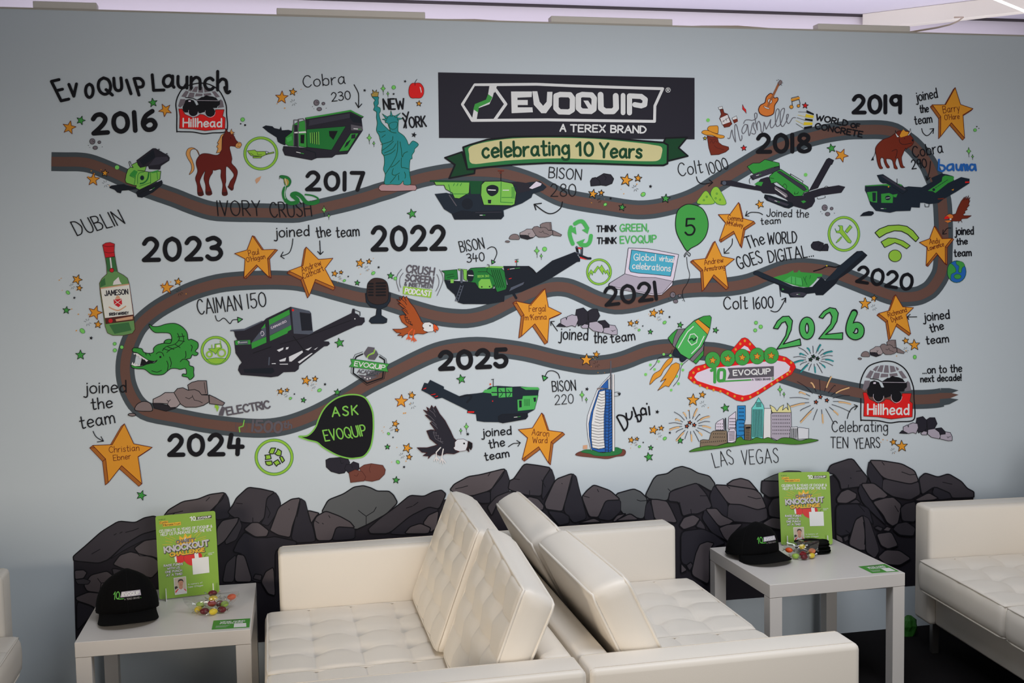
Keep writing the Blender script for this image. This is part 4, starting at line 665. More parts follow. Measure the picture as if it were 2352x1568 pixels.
o = a.build('crusher_drawing', MURAL, 'green crusher with a long black belt rising to the right'); t = art('H', 3); t.text('BISON', 1062, 770, 1130, 766, 24, 5, 'lg'); t.text('340', 1145, 766, 1188, 764, 24, 5, 'lg'); t.build('lettering', o)
def eagle(fr, T, body, head, beak, leg, lvl=3, wing='k', w=6):
    a = art(fr, lvl); Q = lambda s: [T(*p) for p in pts_of(s)]
    a.fill(body, Q('180,990 210,1010 225,975 245,1000 260,980 300,1050 350,1110 400,1200 430,1265 460,1290 440,1330 480,1380 500,1385 450,1405 380,1400 320,1420 270,1400 240,1415 210,1445 215,1425 160,1420 200,1395 150,1390 105,1350 200,1350 280,1325 210,1270 180,1200 220,1190 260,1195 210,1130 230,1120 165,1060 200,1065 150,1015 195,1030'), 'hoof', w)
    for s in ('~240,1210 260,1270 330,1310', '250,1190 245,1220 270,1215 265,1245 290,1240 285,1270 310,1265 305,1295 330,1295'): a.line(wing, w, Q(s.lstrip('~')))
    for s in ('200,1010 245,1045 262,1075', '180,1050 215,1075 250,1110', '205,1100 240,1120 270,1150', '225,1130 270,1165 280,1180', '240,1000 258,1035'): a.line(wing, w, Q(s))
    a.fill(head, Q('440,1300 465,1275 520,1272 560,1295 575,1340 560,1375 500,1382 460,1370 445,1350 458,1340 440,1325'), 'hoof', w*.7)
    a.fill(beak, Q('565,1290 600,1310 622,1345 610,1370 590,1350 592,1388 570,1370 562,1330'), 'hoof', w*.7); a.fill('k', [T(*p) for p in oval(525, 1312, 9, 8)])
    for s in ('325,1348 285,1390 285,1430 310,1460', '350,1362 335,1440 370,1480', '285,1430 265,1462', '285,1430 290,1465', '335,1440 320,1480', '335,1440 348,1488'): a.line(leg, w*2.1 if len(s) > 16 else w, Q(s))
    a.build('eagle_drawing', MURAL)
eagle('H', lambda x, y: (x, y), 'eag', 'wh', 'beak', 'beak')
eagle('N', lambda x, y: (610+(x-200)*1.22 if y < 1340 else 640+(x-240)*1.2, 835+(y-975)*1.27 if y < 1330 else 1285+(y-1330)*1.28), 'dk', 'lilac', 'k', 'bone', wing='grey')
# recycle arrows and slogan
a = art('I', 2)
for s in ('~295,165 340,140 385,145 430,210', '~250,205 235,270 250,340 270,390', '~475,300 460,370 420,405 360,398'): a.line('mg', 44, s)
for s in ('372,235 458,205 438,278', '218,232 300,198 312,285', '310,372 408,335 360,425'): a.fill('mg', s)
a.build('recycling_drawing', MURAL, 'three green recycling arrows')
words('I', [('THINK', 540, 256, 755, 250, 66, 3, 13), ('THINK', 545, 390, 758, 386, 66, 3, 13)]); words('I', [('GREEN,', 802, 250, 1120, 245, 78, 0, 13), ('EVOQUIP', 805, 385, 1210, 372, 78, 0, 13)], col='mg')
a = ring('I', 566, 706, 132, 138, 20); a.fill('yg', '440,745 475,680 500,710 550,640 575,660 595,628 640,700 665,680 690,750 680,760 650,710 640,730 615,690 610,735 560,660 520,720 505,705 490,745 475,715 455,765', 'g2', 4); a.build('icon_drawing', MURAL, 'round green icon of mountains')
a = art('I', 2)      # laptop
a.fill('lc', '895,438 1100,445 1200,460 1460,512 1405,790 1395,815 1390,855 1270,965 1160,970 870,915 690,885 670,855 680,835 855,728', 'k', 6); a.fill('lav', '855,728 1010,765 1200,770 1395,812 1280,945 1200,960 870,905 672,858 690,830', 'k', 5); a.fill('sky', '930,458 1415,530 1370,755 1180,735 1000,720 920,705 902,670', 'k', 6)
o = a.build('laptop_drawing', MURAL, 'open laptop with a blue screen'); t = art('I', 3); t.text('Global', 955, 575, 1200, 582, 72, 10, 'wh'); t.text('virtual', 1240, 580, 1400, 600, 58, 9, 'wh'); t.text('celebrations', 938, 668, 1365, 700, 70, 10, 'wh'); t.build('lettering', o)
a = art('I', 2); a.line('k', 6, '~1552,540 1560,640 1585,740 1560,830 1510,910 1505,980 1528,1038'); a.fill('pg', '~1555,470 1500,390 1440,270 1425,150 1450,20 1530,-45 1610,-52 1720,-10 1780,90 1792,200 1760,310 1690,390 1600,440', 'k', 9); a.line('k', 7, '~1552,480 1525,515 1530,538 1552,500 1580,530 1592,505 1560,480'); o = a.build('balloon_drawing', MURAL, 'green balloon on a long string'); t = art('I', 3); t.text('5', 1535, 290, 1640, 290, 180, 20, 'k'); t.build('lettering', o)
coal('J', 1, '1285,600 1310,565 1370,558 1425,580 1430,640 1390,668 1320,655 1290,630', '1425,620 1440,590 1470,588 1482,620 1475,665 1395,665', '~1370,610 1385,590 1400,580')
a = ring('J', 1655, 475, 168, 186, 24); a.fill('yg', '1555,415 1570,445 1605,440 1610,400 1590,380 1640,385 1642,430 1740,560 1730,580 1700,570 1610,465 1570,460', 'g2', 5); a.fill('yg', '1668,445 1722,375 1748,400 1692,465', 'g2', 5); a.fill('yg', '1565,578 1585,545 1625,505 1632,515 1600,555', 'g2', 4); a.build('icon_drawing', MURAL, 'round green icon of a spanner and screwdriver')
a = art('K', 2); a.fill('yg', '632,462 680,420 780,382 900,375 990,390 1060,440 1125,520 1090,562 1000,480 930,445 850,440 760,470 680,518', 'k', 9); a.fill('yg', '700,565 780,520 860,525 950,555 1027,608 988,642 920,600 855,575 740,628', 'k', 8); a.fill('yg', oval(857, 722, 72, 66), 'k', 7); a.build('signal_drawing', MURAL, 'green wireless signal symbol')
a = art('K', 2); a.fill('ry', oval(1550, 900, 106, 123), 'dg', 6, 0) if 0 else a.fill('ry', oval(1550, 900, 106, 123), 'dg', 6); a.fill('pg', '~1480,808 1530,850 1540,900 1490,930 1480,990 1450,940 1450,860', 'dg', 4); a.fill('pg', '~1545,785 1610,790 1640,830 1610,860 1600,910 1570,900 1575,840 1550,820', 'dg', 4); a.fill('pg', oval(1560, 955, 40, 28), 'dg', 4); a.build('globe_drawing', MURAL, 'blue and green globe')
a = art('J')      # screener beneath the long rising belt
a.fill('nv2', '1445,1000 1600,840 1800,670 1860,665 1920,715 1880,760 1720,900 1600,980 1560,1040 1420,1165 1340,1165 1330,1140 1240,1150 1200,1190 1050,1190 1030,1150 950,1130 920,1050 740,980 630,920 650,890 700,895 1080,1060 1200,1080 1300,1070 1400,960')
a.fill('nv', '640,900 690,893 1095,1070 1075,1095 640,930', 'k', 4); a.fill('gr', '860,965 1020,920 1085,885 1090,910 1130,908 1150,880 1170,905 1410,925 1410,955 1355,960 1350,985 1310,1030 1260,1075 1160,1070 1060,1040 970,1010'); a.fill('mg', '980,1000 1060,950 1180,975 1190,1055 1060,1030'); a.line('dg', 5, '1065,955 1065,1030;1110,965 1110,1040;1180,975 1190,1060;1200,960 1240,1050;1230,950 1215,1000;1280,940 1270,980'); a.fill('dk2', oval(1140, 1155, 95, 26)); a.line('wh', 5, '1122,1155 1140,1155'); a.line('gr', 5, '1143,1155 1160,1154')
a.fill('nv', '1450,1010 1600,835 1830,670 1880,690 1560,985'); a.line('k', 14, '~1315,895 1400,870 1470,840 1560,850 1610,830'); a.fill('yel', oval(1462, 833, 8)); a.line('nv2', 9, '930,1060 943,1180'); a.fill('gr', '960,1085 985,1100 960,1110'); a.build('screener_drawing', MURAL, 'navy screening machine with a steep belt on its right')
# ---- pictures: rows three and four
a = art('M', 2)      # big dark machine with the cabin
a.fill('dk', '140,380 300,365 520,275 545,250 820,118 1030,165 1050,190 1070,405 1200,340 1505,190 1515,140 1540,140 1545,190 1580,205 1600,235 1650,240 1655,285 1620,325 1560,335 1190,505 1250,510 1262,535 1235,560 1195,565 915,780 910,820 870,850 740,855 680,900 600,912 260,885 228,830 240,780 270,745 200,640 185,500 220,490 195,450 185,400')
a.fill('sl', '140,380 300,365 500,275 510,285 300,385 145,395'); a.fill('gr', '575,265 805,150 812,205 580,325'); a.fill('sl', '580,325 812,208 825,325 585,440'); a.fill('gr', '585,445 825,325 828,375 790,395 785,415 588,505')
a.fill('sl', '385,515 530,330 540,345 545,450 390,520'); a.fill('gr', '485,370 535,305 535,350'); a.fill('gr', '378,525 545,455 548,520 385,592'); a.fill('sl', '830,125 920,175 945,400 855,420'); a.fill('sl', '830,125 1028,165 1045,195 920,178'); a.fill('nv2', '930,190 1045,205 1060,385 945,380'); a.lines('dk', 5, [[(945+i*14, 200), (957+i*14, 380)] for i in range(8)]); a.fill('sl', '855,420 945,388 1070,385 1072,410 1030,430')
a.fill('rd', oval(846, 157, 13)); a.fill('gr', '195,500 365,492 370,540 200,548'); a.fill('sl', '225,503 340,498 340,540 228,543'); a.line('wh', 5, '~235,530 228,515 240,508 245,525;255,522 330,515'); a.line('lc', 6, '~485,425 490,400 510,398 520,425 505,445 490,440', closed=False)
for s in ('665,605 740,575 735,600 690,625', '690,720 770,690 760,730 700,735', '800,680 950,610 960,630 830,735 805,735', '800,570 770,575 765,600 790,595', '985,600 1060,570 1020,610', '1080,600 1130,570 1100,600', '900,740 1050,640 1070,640 920,755', '605,755 650,752 655,762 610,762', '695,760 790,758 790,768 700,768'): a.fill('wh' if 0 else 'lilac', s)
a.fill('nv2', '290,820 620,805 640,850 600,870 300,860'); a.line('k', 7, '400,640 600,570;850,450 980,620'); a.fill('wh', oval(1543, 254, 7)); a.line('k', 8, '1545,155 1600,178 1600,220'); a.line('k', 5, '700,540 950,470 1500,270'); a.line('sl', 14, '580,690 575,770')
o = a.build('screener_drawing', MURAL, 'large dark tracked machine with green cabin stripes'); t = art('M', 3); t.text('CAIMAN', 605, 368, 715, 318, 22, 5, 'lc'); t.text('150', 728, 312, 775, 288, 22, 5, 'lc'); t.build('lettering', o)
a = art('M', 2)      # academy badge
for w_, c, g in ((15, 'k', 0), (5, 'k', 24)):
    a.line(c, w_, [(1630, 650-g), (1560-g*.6, 680-g), (1538-g, 720), (1538-g, 760)]); a.line(c, w_, [(1820, 680-g), (1875+g*.8, 715-g*.4), (1878+g, 760)]); a.line(c, w_, [(1528-g, 800), (1525-g, 865), (1680, 978+g), (1855+g*.7, 918+g*.4), (1862+g, 850)])
a.fill('grey', '1690,568 1765,578 1760,620 1700,650 1680,680 1670,690 1642,640'); a.fill('grey', '1780,605 1808,655 1765,718 1690,708 1695,665 1765,635'); a.line('yg', 14, '1765,605 1755,640 1700,660 1682,685')
a.fill('pg', '1495,705 1930,762 1900,800 1918,850 1480,792 1510,755', 'dg', 5); a.fill('grey', '1570,880 1805,905 1680,955')
for x, y in ((1655, 915), (1683, 930), (1713, 922)): a.fill('wh', oval(x, y, 8))
o = a.build('badge_drawing', MURAL, 'hexagonal badge with a green band'); t = art('M', 3); t.text('EVOQUIP', 1535, 780, 1875, 825, 48, 10, 'wh', 4, .16); t.text('ACADEMY', 1570, 862, 1815, 892, 40, 9, 'grey', 4, .16); t.build('lettering', o)
a = art('M', 2); a.fill('yg', '-25,1200 10,1170 0,1230 15,1245 -5,1300 -20,1260 -35,1250'); a.fill('grey', '20,1300 50,1235 85,1255 60,1345 10,1340'); a.build('lightning_drawing', MURAL)
words('M', [('ELECTRIC', 110, 1335, 590, 1255, 82, -5, 18)], col='grey', gap=.16); words('px', [('1500', 579, 989, 646, 993, 24, 1, 5.5), ('th', 651, 981, 669, 983, 14, 0, 3.5)], col='grey')
a = art('M', 2); a.line('lg', 13, '298,1395 285,1460 240,1475 248,1525'); a.line('grey', 5, '~205,1430 205,1490 230,1525;~325,1425 325,1480 300,1515'); a.build('lightning_drawing', MURAL)
a = art('U', 2)      # speech bubble
a.fill('k', '~718,695 800,690 860,650 910,580 940,500 990,400 1060,320 1160,255 1280,225 1400,232 1480,280 1540,400 1555,520 1550,680 1520,820 1450,915 1360,938 1280,940 1160,910 1060,860 980,810 920,760 820,735', 'pg' if 0 else 'lg', 16)
o = a.build('speech_bubble_drawing', MURAL, 'black speech bubble edged in green'); t = art('U', 3); t.text('ASK', 1095, 470, 1380, 445, 100, 17, 'lg', gap=.35); t.build('lettering', o); t = art('U', 3); t.text('EVOQUIP', 1015, 745, 1480, 680, 118, 15, 'lg', -14); t.build('lettering', o)
a = ring('U', 438, 928, 202, 192, 28)
for s in ('380,875 405,825 455,825 430,890 395,890', '480,835 520,860 515,910 480,910 445,890 465,870', '335,905 395,900 405,945 385,950 340,955 345,925', '340,975 410,970 420,1010 380,1022 350,1010', '430,985 480,955 510,1000 480,1010 465,1030', '500,925 530,920 555,965 530,990 515,960'): a.fill('yg', s, 'k', 10)
a.build('icon_drawing', MURAL, 'round green recycling icon')
coal('U', 1, '1020,960 1060,940 1190,930 1270,950 1290,990 1260,1060 1230,1105 1170,1115 1080,1090 1025,1040', '1230,1060 1250,1010 1300,1005 1330,978 1390,1000 1395,1060 1340,1110 1280,1110', '~1180,950 1195,1000 1220,990;~1310,1010 1320,1050'); coal('U', 1, '1400,1050 1450,1015 1530,1000 1660,1020 1690,1070 1680,1120 1620,1180 1540,1200 1460,1190', '1280,1100 1350,1068 1430,1090 1470,1150 1450,1195 1300,1212', '~1530,1005 1510,1060 1520,1100;~1340,1130 1370,1140 1385,1110', 'br2', 'brd', 2)
a = art('N', 2)      # navy crusher with a belt to the left
a.fill('nv', '525,665 560,580 600,590 625,548 780,625 780,650 960,735 1010,715 1150,700 1220,690 1300,625 1380,615 1560,625 1640,622 1850,640 1840,720 1790,890 1725,925 1700,990 1440,1035 1390,1025 1230,1022 1150,1010 1140,935 1040,920 1045,890 760,750 690,765 620,715')
for s in ('535,655 585,630 580,650 530,658', '630,712 690,700 685,715 630,720', '670,740 715,722 712,738 680,745', '1045,900 1125,900 1120,920 1050,920'): a.fill('rd', s, 'k', 3)
a.fill('mg', '1640,628 1840,632 1858,660 1700,660'); a.fill('mg', '1668,728 1840,722 1800,880 1610,900 1605,770 1660,765', 'dg', 5); a.fill('nv2', '1625,780 1655,780 1655,855 1628,860'); a.fill('nv2', '1785,750 1815,745 1815,790 1795,798'); a.lines('dg', 5, [[(1685+i*14, 765), (1688+i*13, 840)] for i in range(5)])
a.fill('mg', '1215,690 1240,660 1310,650 1320,630 1375,625 1380,725 1320,728 1310,700'); a.fill('mg', '1390,640 1550,632 1550,740 1395,750', 'dg', 4); a.line('nv', 12, '1385,625 1390,750;1470,625 1480,745;1320,690 1550,690'); a.line('dg', 9, '~1410,740 1440,700 1410,660;~1510,735 1530,700 1500,660'); a.fill('nv2', '1390,960 1430,935 1720,925 1725,960 1700,990 1440,1035 1395,1010', 'k', 4); a.line('wh', 6, '1570,968 1605,965'); a.line('gr', 6, '1612,964 1640,960'); a.line('k', 7, '1335,625 1335,545;1315,545 1340,540'); a.fill('beak', oval(1302, 597, 10)); a.fill('rd', oval(1328, 787, 7)); a.line('nv2', 22, '~960,740 1050,720 1090,740 1040,800'); a.build('crusher_drawing', MURAL, 'navy and green crusher with its belt rising to the left')
a = art('O', 2)      # sail-shaped tower
a.fill('br2', '~300,1390 340,1360 420,1345 560,1370 760,1340 840,1330 865,1360 840,1400 760,1410 660,1435 540,1425 440,1415 350,1405', 'hoof', 5); a.fill('rbn', '~365,1360 400,1338 480,1335 620,1370 740,1310 800,1320 825,1345 790,1385 660,1405 520,1400 470,1380', 'dg', 4)
a.fill('lilac', '475,1340 440,1200 425,1050 435,950 480,820 540,670 600,590 695,490 690,520 560,680 480,920 455,1050 470,1250 490,1340', 'k', 4); a.fill('bb', '640,650 705,660 715,1340 690,1360 560,1362 480,1330 455,1180 450,1040 475,920 560,670 600,655', 'k', 5); a.fill('wh', '570,680 632,665 635,800 620,950 620,1200 630,1310 560,1330 490,1310 478,1200 480,1040 500,900', 'k', 4)
a.lines('k', 5, [[(x0, y), ((x0+632)/2, y+16), (628, y+8)] for x0, y in [(562-(y-690)*.14 if y < 1050 else 480, y) for y in range(700, 1310, 32)]]); a.lines('k', 5, [[(640, y), (672, y+2)] for y in range(690, 1350, 36)]+[[(675, y+18), (708, y)] for y in range(690, 1350, 32)]); a.line('k', 5, '640,650 635,1360;680,660 670,1360')
a.fill('bb', '575,640 665,540 668,645', 'k', 4); a.line('bone', 22, '722,490 728,1340'); a.line('k', 4, '712,490 715,1340;735,490 740,1340'); a.line('grey', 14, '697,340 697,650'); a.line('rk', 18, '550,648 605,645'); a.line('k', 5, '~738,690 775,685 805,700 790,725 740,732'); a.fill('k', '770,695 808,700 790,722'); a.fill('rust', '385,1285 432,1280 432,1325 385,1325'); a.build('tower_drawing', MURAL, 'white and blue sail-shaped tower')
a = art('I', 3)      # rocket
a.fill('gr', '1340,1450 1390,1395 1440,1352 1530,1345 1500,1420 1420,1560 1370,1500', 'k', 6); a.fill('gy', '1450,1350 1530,1345 1490,1430 1420,1562 1390,1530 1410,1440', 'k', 5); a.fill('gr', '1745,1510 1740,1640 1655,1740 1590,1690 1660,1600', 'k', 6); a.fill('gy', '1745,1510 1735,1590 1620,1718 1585,1690', 'k', 5)
a.fill('nv', '~1395,1640 1420,1570 1490,1630 1470,1670', 'k', 4); a.fill('nv', '~1470,1690 1490,1640 1555,1670 1500,1720', 'k', 4); a.fill('mg', '1420,1545 1470,1440 1540,1340 1640,1250 1740,1205 1810,1198 1828,1220 1815,1310 1780,1420 1720,1545 1580,1690 1480,1630', 'k', 7); a.fill('gr', '1680,1238 1740,1205 1810,1198 1828,1220 1812,1340', 'k', 4); a.fill('orr', '1640,1262 1680,1238 1810,1345 1785,1410', 'k', 5)
a.line('wh', 10, '1625,1320 1560,1380 1500,1480 1455,1560;1745,1430 1690,1540 1605,1625'); a.line('wh', 9, '1590,1410 1635,1402 1672,1440 1660,1500 1605,1530 1565,1480', closed=True); a.line('dg', 18, '1580,1470 1610,1455 1630,1480 1658,1450'); a.build('rocket_drawing', MURAL, 'green rocket with an orange band')
a = art('O', 2); a.fill('orr', '~1390,300 1340,320 1290,380 1250,440 1175,490 1135,600 1200,540 1260,500 1300,430 1380,350', 'hoof', 5); a.fill('orr', '1470,370 1430,355 1380,380 1330,460 1255,570 1320,535 1225,668 1310,615 1350,625 1420,520 1470,420', 'hoof', 5); a.line('k', 5, '~1390,210 1350,270 1240,300 1200,370 1140,435;~1565,325 1490,400 1465,530 1400,620'); a.build('flame_drawing', MURAL, 'two orange rocket flames')
dots('O', 'dot', [(1293, 261, 15), (1368, 275, 15), (1236, 341, 15), (1143, 380, 15), (1190, 430, 14), (1090, 487, 16), (1494, 370, 14), (1508, 437, 15), (1439, 508, 15), (1459, 590, 15), (1377, 663, 14)])
a = art('P', 2)      # lamp-studded sign
a.fill('rd', '575,620 700,475 735,465 770,480 870,590 1100,660 1200,685 1290,750 1308,800 1260,880 1100,970 900,1100 780,1165 710,1185 640,1170 480,1080 300,1035 150,970 95,920 110,850 180,790 280,765', 'bz', 4); a.fill('lc', '690,590 730,555 770,575 800,620'); a.fill('lc', '165,910 200,860 330,810 620,780 1080,720 1190,740 1245,790 1230,840 1080,935 880,1060 790,1105 720,1118 640,1100 500,1040 350,1000 200,950')
for x, y in ((735, 502), (684, 536), (793, 538), (632, 598), (283, 792), (216, 820), (157, 860), (128, 918), (167, 968), (232, 1003), (311, 1032), (384, 1054), (460, 1070), (542, 1094), (620, 1124), (706, 1150), (796, 1133), (881, 1087), (957, 1035), (1036, 988), (1100, 945), (1153, 909), (1212, 876), (1240, 845), (1255, 746), (1176, 706)): a.fill('orr', oval(x, y, 13, 15, n=12))
o = a.build('sign_drawing', MURAL, 'red lamp-studded sign with a pale centre')
for x, y in ((373, 717), (542, 697), (705, 685), (872, 672), (1030, 665)):
    t = art('P', 3); t.fill('pg', oval(x, y, 84, 92, n=28), 'dg', 4); t.fill('orr', star_pts(x, y+4, 44, .1, .46), 'bz', 5); t.build('disc', o)
t = art('P', 3); t.fill('grey', '540,808 1060,785 1060,905 538,928 565,868'); t.text('EVOQUIP', 605, 890, 1020, 870, 56, 13, 'wh', 0, .2); t.line('pg', 34, '358,835 398,815 395,965'); t.line('pg', 34, '~470,825 440,840 435,940 470,950 500,935 505,840', closed=True); t.line('pg', 16, '460,958 800,940'); t.text('A TEREX BRAND', 815, 948, 1025, 940, 20, 5, 'grey'); t.line('pg', 6, '1040,915 1058,915 1058,938 1040,938', closed=True); t.build('lettering', o)
words_2026 = art('P', 3)
E2 = words_2026
for s in ('1055,360 1100,280 1160,228 1230,225 1270,275 1255,380 1215,470 1165,540 1355,480 1365,550 1095,595 1140,530 1195,440 1215,340 1190,285 1150,300 1105,368', '1568,235 1620,170 1690,128 1755,140 1785,190 1770,280 1720,365 1640,430 1835,410 1832,485 1565,478 1620,410 1700,310 1715,230 1690,180 1650,200 1610,250'): E2.fill('mg', s, 'k', 11)
E2.line('k', 78, oval(1433, 360, 52, 92, n=28), closed=True); E2.line('mg', 56, oval(1433, 360, 52, 92, n=28), closed=True)
E2.line('k', 82, '~1965,185 1920,290 1905,380 1930,435 1980,455 2030,430 2040,370 2010,330 1960,335 1935,380'); E2.line('mg', 58, '~1962,195 1920,290 1905,380 1930,435 1980,455 2030,430 2040,370 2010,330 1960,335 1935,380')
E2.build('year_drawing', MURAL, 'large green outlined year number')
def firework(fr, cx, cy, sx, sy, col, star):
    a = art(fr, 2)
    for k in range(18):
        t = 2*math.pi*k/18+.12; c, s_ = math.cos(t), math.sin(t); r1 = 1+.18*math.sin(k*2.4)
        P = [(cx+sx*c*.42, cy+sy*s_*.42), (cx+sx*c*.75, cy+sy*s_*.78-8), (cx+sx*c*r1, cy+sy*s_*r1+4)]
        a.line('dk', 6, spline(P))
        if k % 2 == 0: a.line(col, 15, [(x+6, y+8) for x, y in spline(P)[3:]])
    for dx, dy in ((-.02, -.15), (.2, 0), (-.17, .08)): a.fill(star, star_pts(cx+dx*sx, cy+dy*sy, 24, .2, .42), 'k', 8)
    a.build('firework_drawing', MURAL)
firework('O', 1590, 1055, 225, 175, 'tan', 'beak'); firework('P', 1510, 700, 215, 150, 'tl', 'dg'); firework('Q', 415, 680, 330, 250, 'tan', 'beak')
a = art('R', 2)      # skyline
def tower(c, s): a.fill(c, s, 'k', 5)
tower('lc', '503,625 505,550 530,525 590,493 598,625'); tower('lc', '645,610 652,475 730,415 728,610'); tower('bl', '740,680 735,540 750,500 750,350 840,348 840,500 825,560 828,750 745,750'); tower('brk', '835,562 905,562 900,740 832,750'); tower('wh', '1048,380 1130,380 1130,720 1040,720'); tower('aqua', '912,375 940,340 988,258 1045,350 1050,380 1035,720 905,720'); tower('lav', '1125,440 1150,428 1355,425 1358,600 1335,710 1200,740 1125,705'); tower('sand', '1140,425 1115,340 1165,370 1195,412 1225,365 1270,338 1255,400 1300,365 1322,400 1310,318 1340,360 1355,425'); tower('lilac', '1345,590 1425,585 1430,725 1340,710'); tower('lilac', '1428,600 1450,592 1530,605 1550,605 1548,720 1432,725'); tower('lc', '640,650 665,610 715,605 735,640 730,745 690,765 640,762'); tower('brk', '330,815 332,740 360,730 430,735 455,650 480,632 630,630 635,765 520,800'); tower('grs', '~215,868 260,835 330,815 420,798 520,800 640,768 720,765 740,720 790,697 820,730 900,735 960,705 1040,720 1100,705 1180,742 1250,710 1350,712 1450,742 1550,720 1600,725 1660,738 1560,765 1400,785 1200,772 1000,768 800,790 600,820 450,840')
a.line('k', 12, '615,490 618,620'); a.line('k', 6, '600,500 600,620')
a.lines('k', 7, [[(x, y), (x, y+8)] for y in range(375, 660, 42) for x in range(770, 830, 15)]+[[(x+3*(y > 680), y), (x, y+8)] for y in range(660, 730, 38) for x in range(480, 620, 24)]+[[(x, 760-(x-340)*.08), (x, 768-(x-340)*.08)] for x in range(350, 620, 22)]+[[(x, y), (x, y+7)] for y in range(460, 700, 40) for x in range(1150, 1345, 20)]+[[(x, y), (x, y+7)] for y in range(490, 600, 34) for x in range(665, 722, 14)]+[[(x, y), (x, y+7)] for y in range(550, 625, 32) for x in range(520, 590, 20)])
a.lines('k', 6, [[(x, 390), (x-6, 700)] for x in range(925, 1040, 13)]+[[(960, y), (1015, y-2)] for y in range(315, 365, 14)]+[[(655, y), (718, y-4)] for y in range(640, 750, 16)]+[[(845, y), (885, y-3)] for y in range(615, 730, 18)]+[[(1352+i*11, 605), (1350+i*11, 710)] for i in range(7)]); a.line('k', 18, '850,597 888,594'); a.line('k', 5, '~735,510 790,505 830,515;~738,680 780,684 826,676')
a.build('skyline_drawing', MURAL, 'row of cartoon towers on a strip of grass')
# ---- scattered stars and dots
for fr, x, y, r, c, rt in (('A', 290, 750, 78, 'orr', .2), ('A', 420, 670, 52, 'pg', .3), ('A', 1232, 470, 52, 'pg', -.15), ('A', 1370, 553, 76, 'orr', -.5), ('A', 560, 1335, 75, 'orr', .05), ('A', 692, 1262, 42, 'orr', .1), ('B', 525, 412, 75, 'orr', .05), ('B', 650, 350, 44, 'orr', .15), ('B', 2068, 480, 34, 'orr', .1), ('D', 822, 882, 34, 'rd', -.1), ('D', 1513, 405, 36, 'rd', .1), ('D', 1808, 885, 52, 'pg', -.2), ('D', 1920, 965, 78, 'orr', .4), ('D', 1003, 1515, 50, 'orr', -.3), ('D', 385, 773, 22, 'yel', 0),
                            ('C', 1672, 1022, 56, 'orr', .2), ('C', 1773, 1005, 34, 'orr', .1), ('C', 1387, 1140, 42, 'orr', .2), ('C', 1458, 1130, 26, 'orr', .1), ('C', 2010, 1180, 40, 'pg', .1), ('C', 1637, 1255, 32, 'pg', .2),
                            ('F', 378, 940, 60, 'orr', .35), ('F', 404, 1035, 36, 'orr', .2), ('F', 258, 1285, 44, 'pg', .1), ('F', 580, 1312, 82, 'orr', .3), ('F', 614, 1445, 46, 'orr', .1), ('F', 1388, 1030, 78, 'orr', .05), ('F', 1515, 965, 46, 'orr', .15), ('G', 2185, 298, 56, 'pg', -.2), ('G', 1602, 853, 52, 'orr', .2), ('G', 1702, 835, 32, 'orr', .1), ('G', 1316, 970, 38, 'orr', .2), ('G', 1388, 957, 24, 'orr', .1), ('G', 1570, 1075, 32, 'pg', .1), ('G', 1945, 995, 40, 'pg', .1),
                            ('L', 318, 563, 58, 'pg', 0), ('M', 1370, 525, 56, 'pg', -.2), ('M', 1345, 1080, 40, 'pg', .1), ('M', 965, 1168, 32, 'pg', .2), ('M', 995, 948, 56, 'orr', .2), ('M', 1095, 930, 34, 'orr', .1), ('M', 708, 1070, 40, 'orr', .2), ('M', 780, 1056, 26, 'orr', .1), ('M', 2065, 1180, 76, 'orr', .05), ('M', 2183, 1115, 44, 'orr', .15),
                            ('N', 975, 540, 54, 'pg', -.2), ('N', 235, 1042, 42, 'orr', .3), ('N', 250, 1112, 26, 'orr', .2), ('N', 145, 1302, 32, 'pg', 0), ('N', 368, 1315, 58, 'orr', .35), ('N', 390, 1415, 36, 'orr', .15), ('U', 1810, 1185, 42, 'pg', .1), ('T', 855, 1455, 58, 'pg', .3), ('I', 1178, 1170, 50, 'orr', .2), ('I', 1265, 1155, 32, 'orr', .1), ('I', 922, 1285, 38, 'orr', .2), ('I', 988, 1273, 24, 'orr', .1), ('I', 1478, 1303, 36, 'pg', .2), ('I', 1877, 1362, 36, 'pg', .3), ('I', 1143, 1380, 30, 'pg', .1),
                            ('O', 423, 325, 72, 'orr', .05), ('O', 535, 262, 40, 'orr', .15), ('O', 1180, 1112, 52, 'orr', .2), ('O', 1265, 1090, 32, 'orr', .1), ('O', 928, 1225, 38, 'orr', .2), ('O', 992, 1213, 24, 'orr', .1), ('O', 1147, 1312, 30, 'pg', .1), ('O', 1125, 1415, 52, 'pg', -.2), ('O', 1985, 865, 50, 'pg', -.2), ('O', 1478, 1230, 40, 'pg', 0), ('O', 1622, 775, 72, 'orr', .05), ('O', 1728, 715, 40, 'orr', .15), ('S', 617, 280, 70, 'orr', .05), ('S', 717, 218, 38, 'orr', .15), ('S', 1172, 745, 66, 'orr', -.05), ('S', 1075, 697, 38, 'orr', -.2), ('Q', 1325, 1197, 68, 'orr', -.05), ('Q', 1230, 1150, 40, 'orr', -.2)):
    hand_star(fr, x, y, r, c, rt, 'mr' if c == 'orr' and r > 74 else 'k', 6)
for fr, x, y, r in (('B', 1457, 332, 20), ('B', 1783, 372, 16), ('B', 2012, 832, 34), ('B', 1912, 230, 18), ('C', 1880, 1075, 17), ('C', 1538, 1178, 14), ('F', 347, 1145, 18), ('G', 1810, 900, 18), ('G', 1468, 1003, 13), ('L', 438, 372, 24), ('M', 1207, 990, 19), ('M', 862, 1100, 13), ('N', 208, 1195, 13), ('N', 332, 1528, 18), ('N', 1048, 1158, 22), ('I', 1358, 1213, 17), ('I', 1057, 1315, 12), ('O', 430, 652, 24), ('O', 1220, 908, 26), ('O', 1362, 1143, 18), ('O', 1062, 1252, 12)):
    hand_star(fr, x, y, r, 'k', .2, None, name='black_star_drawing')
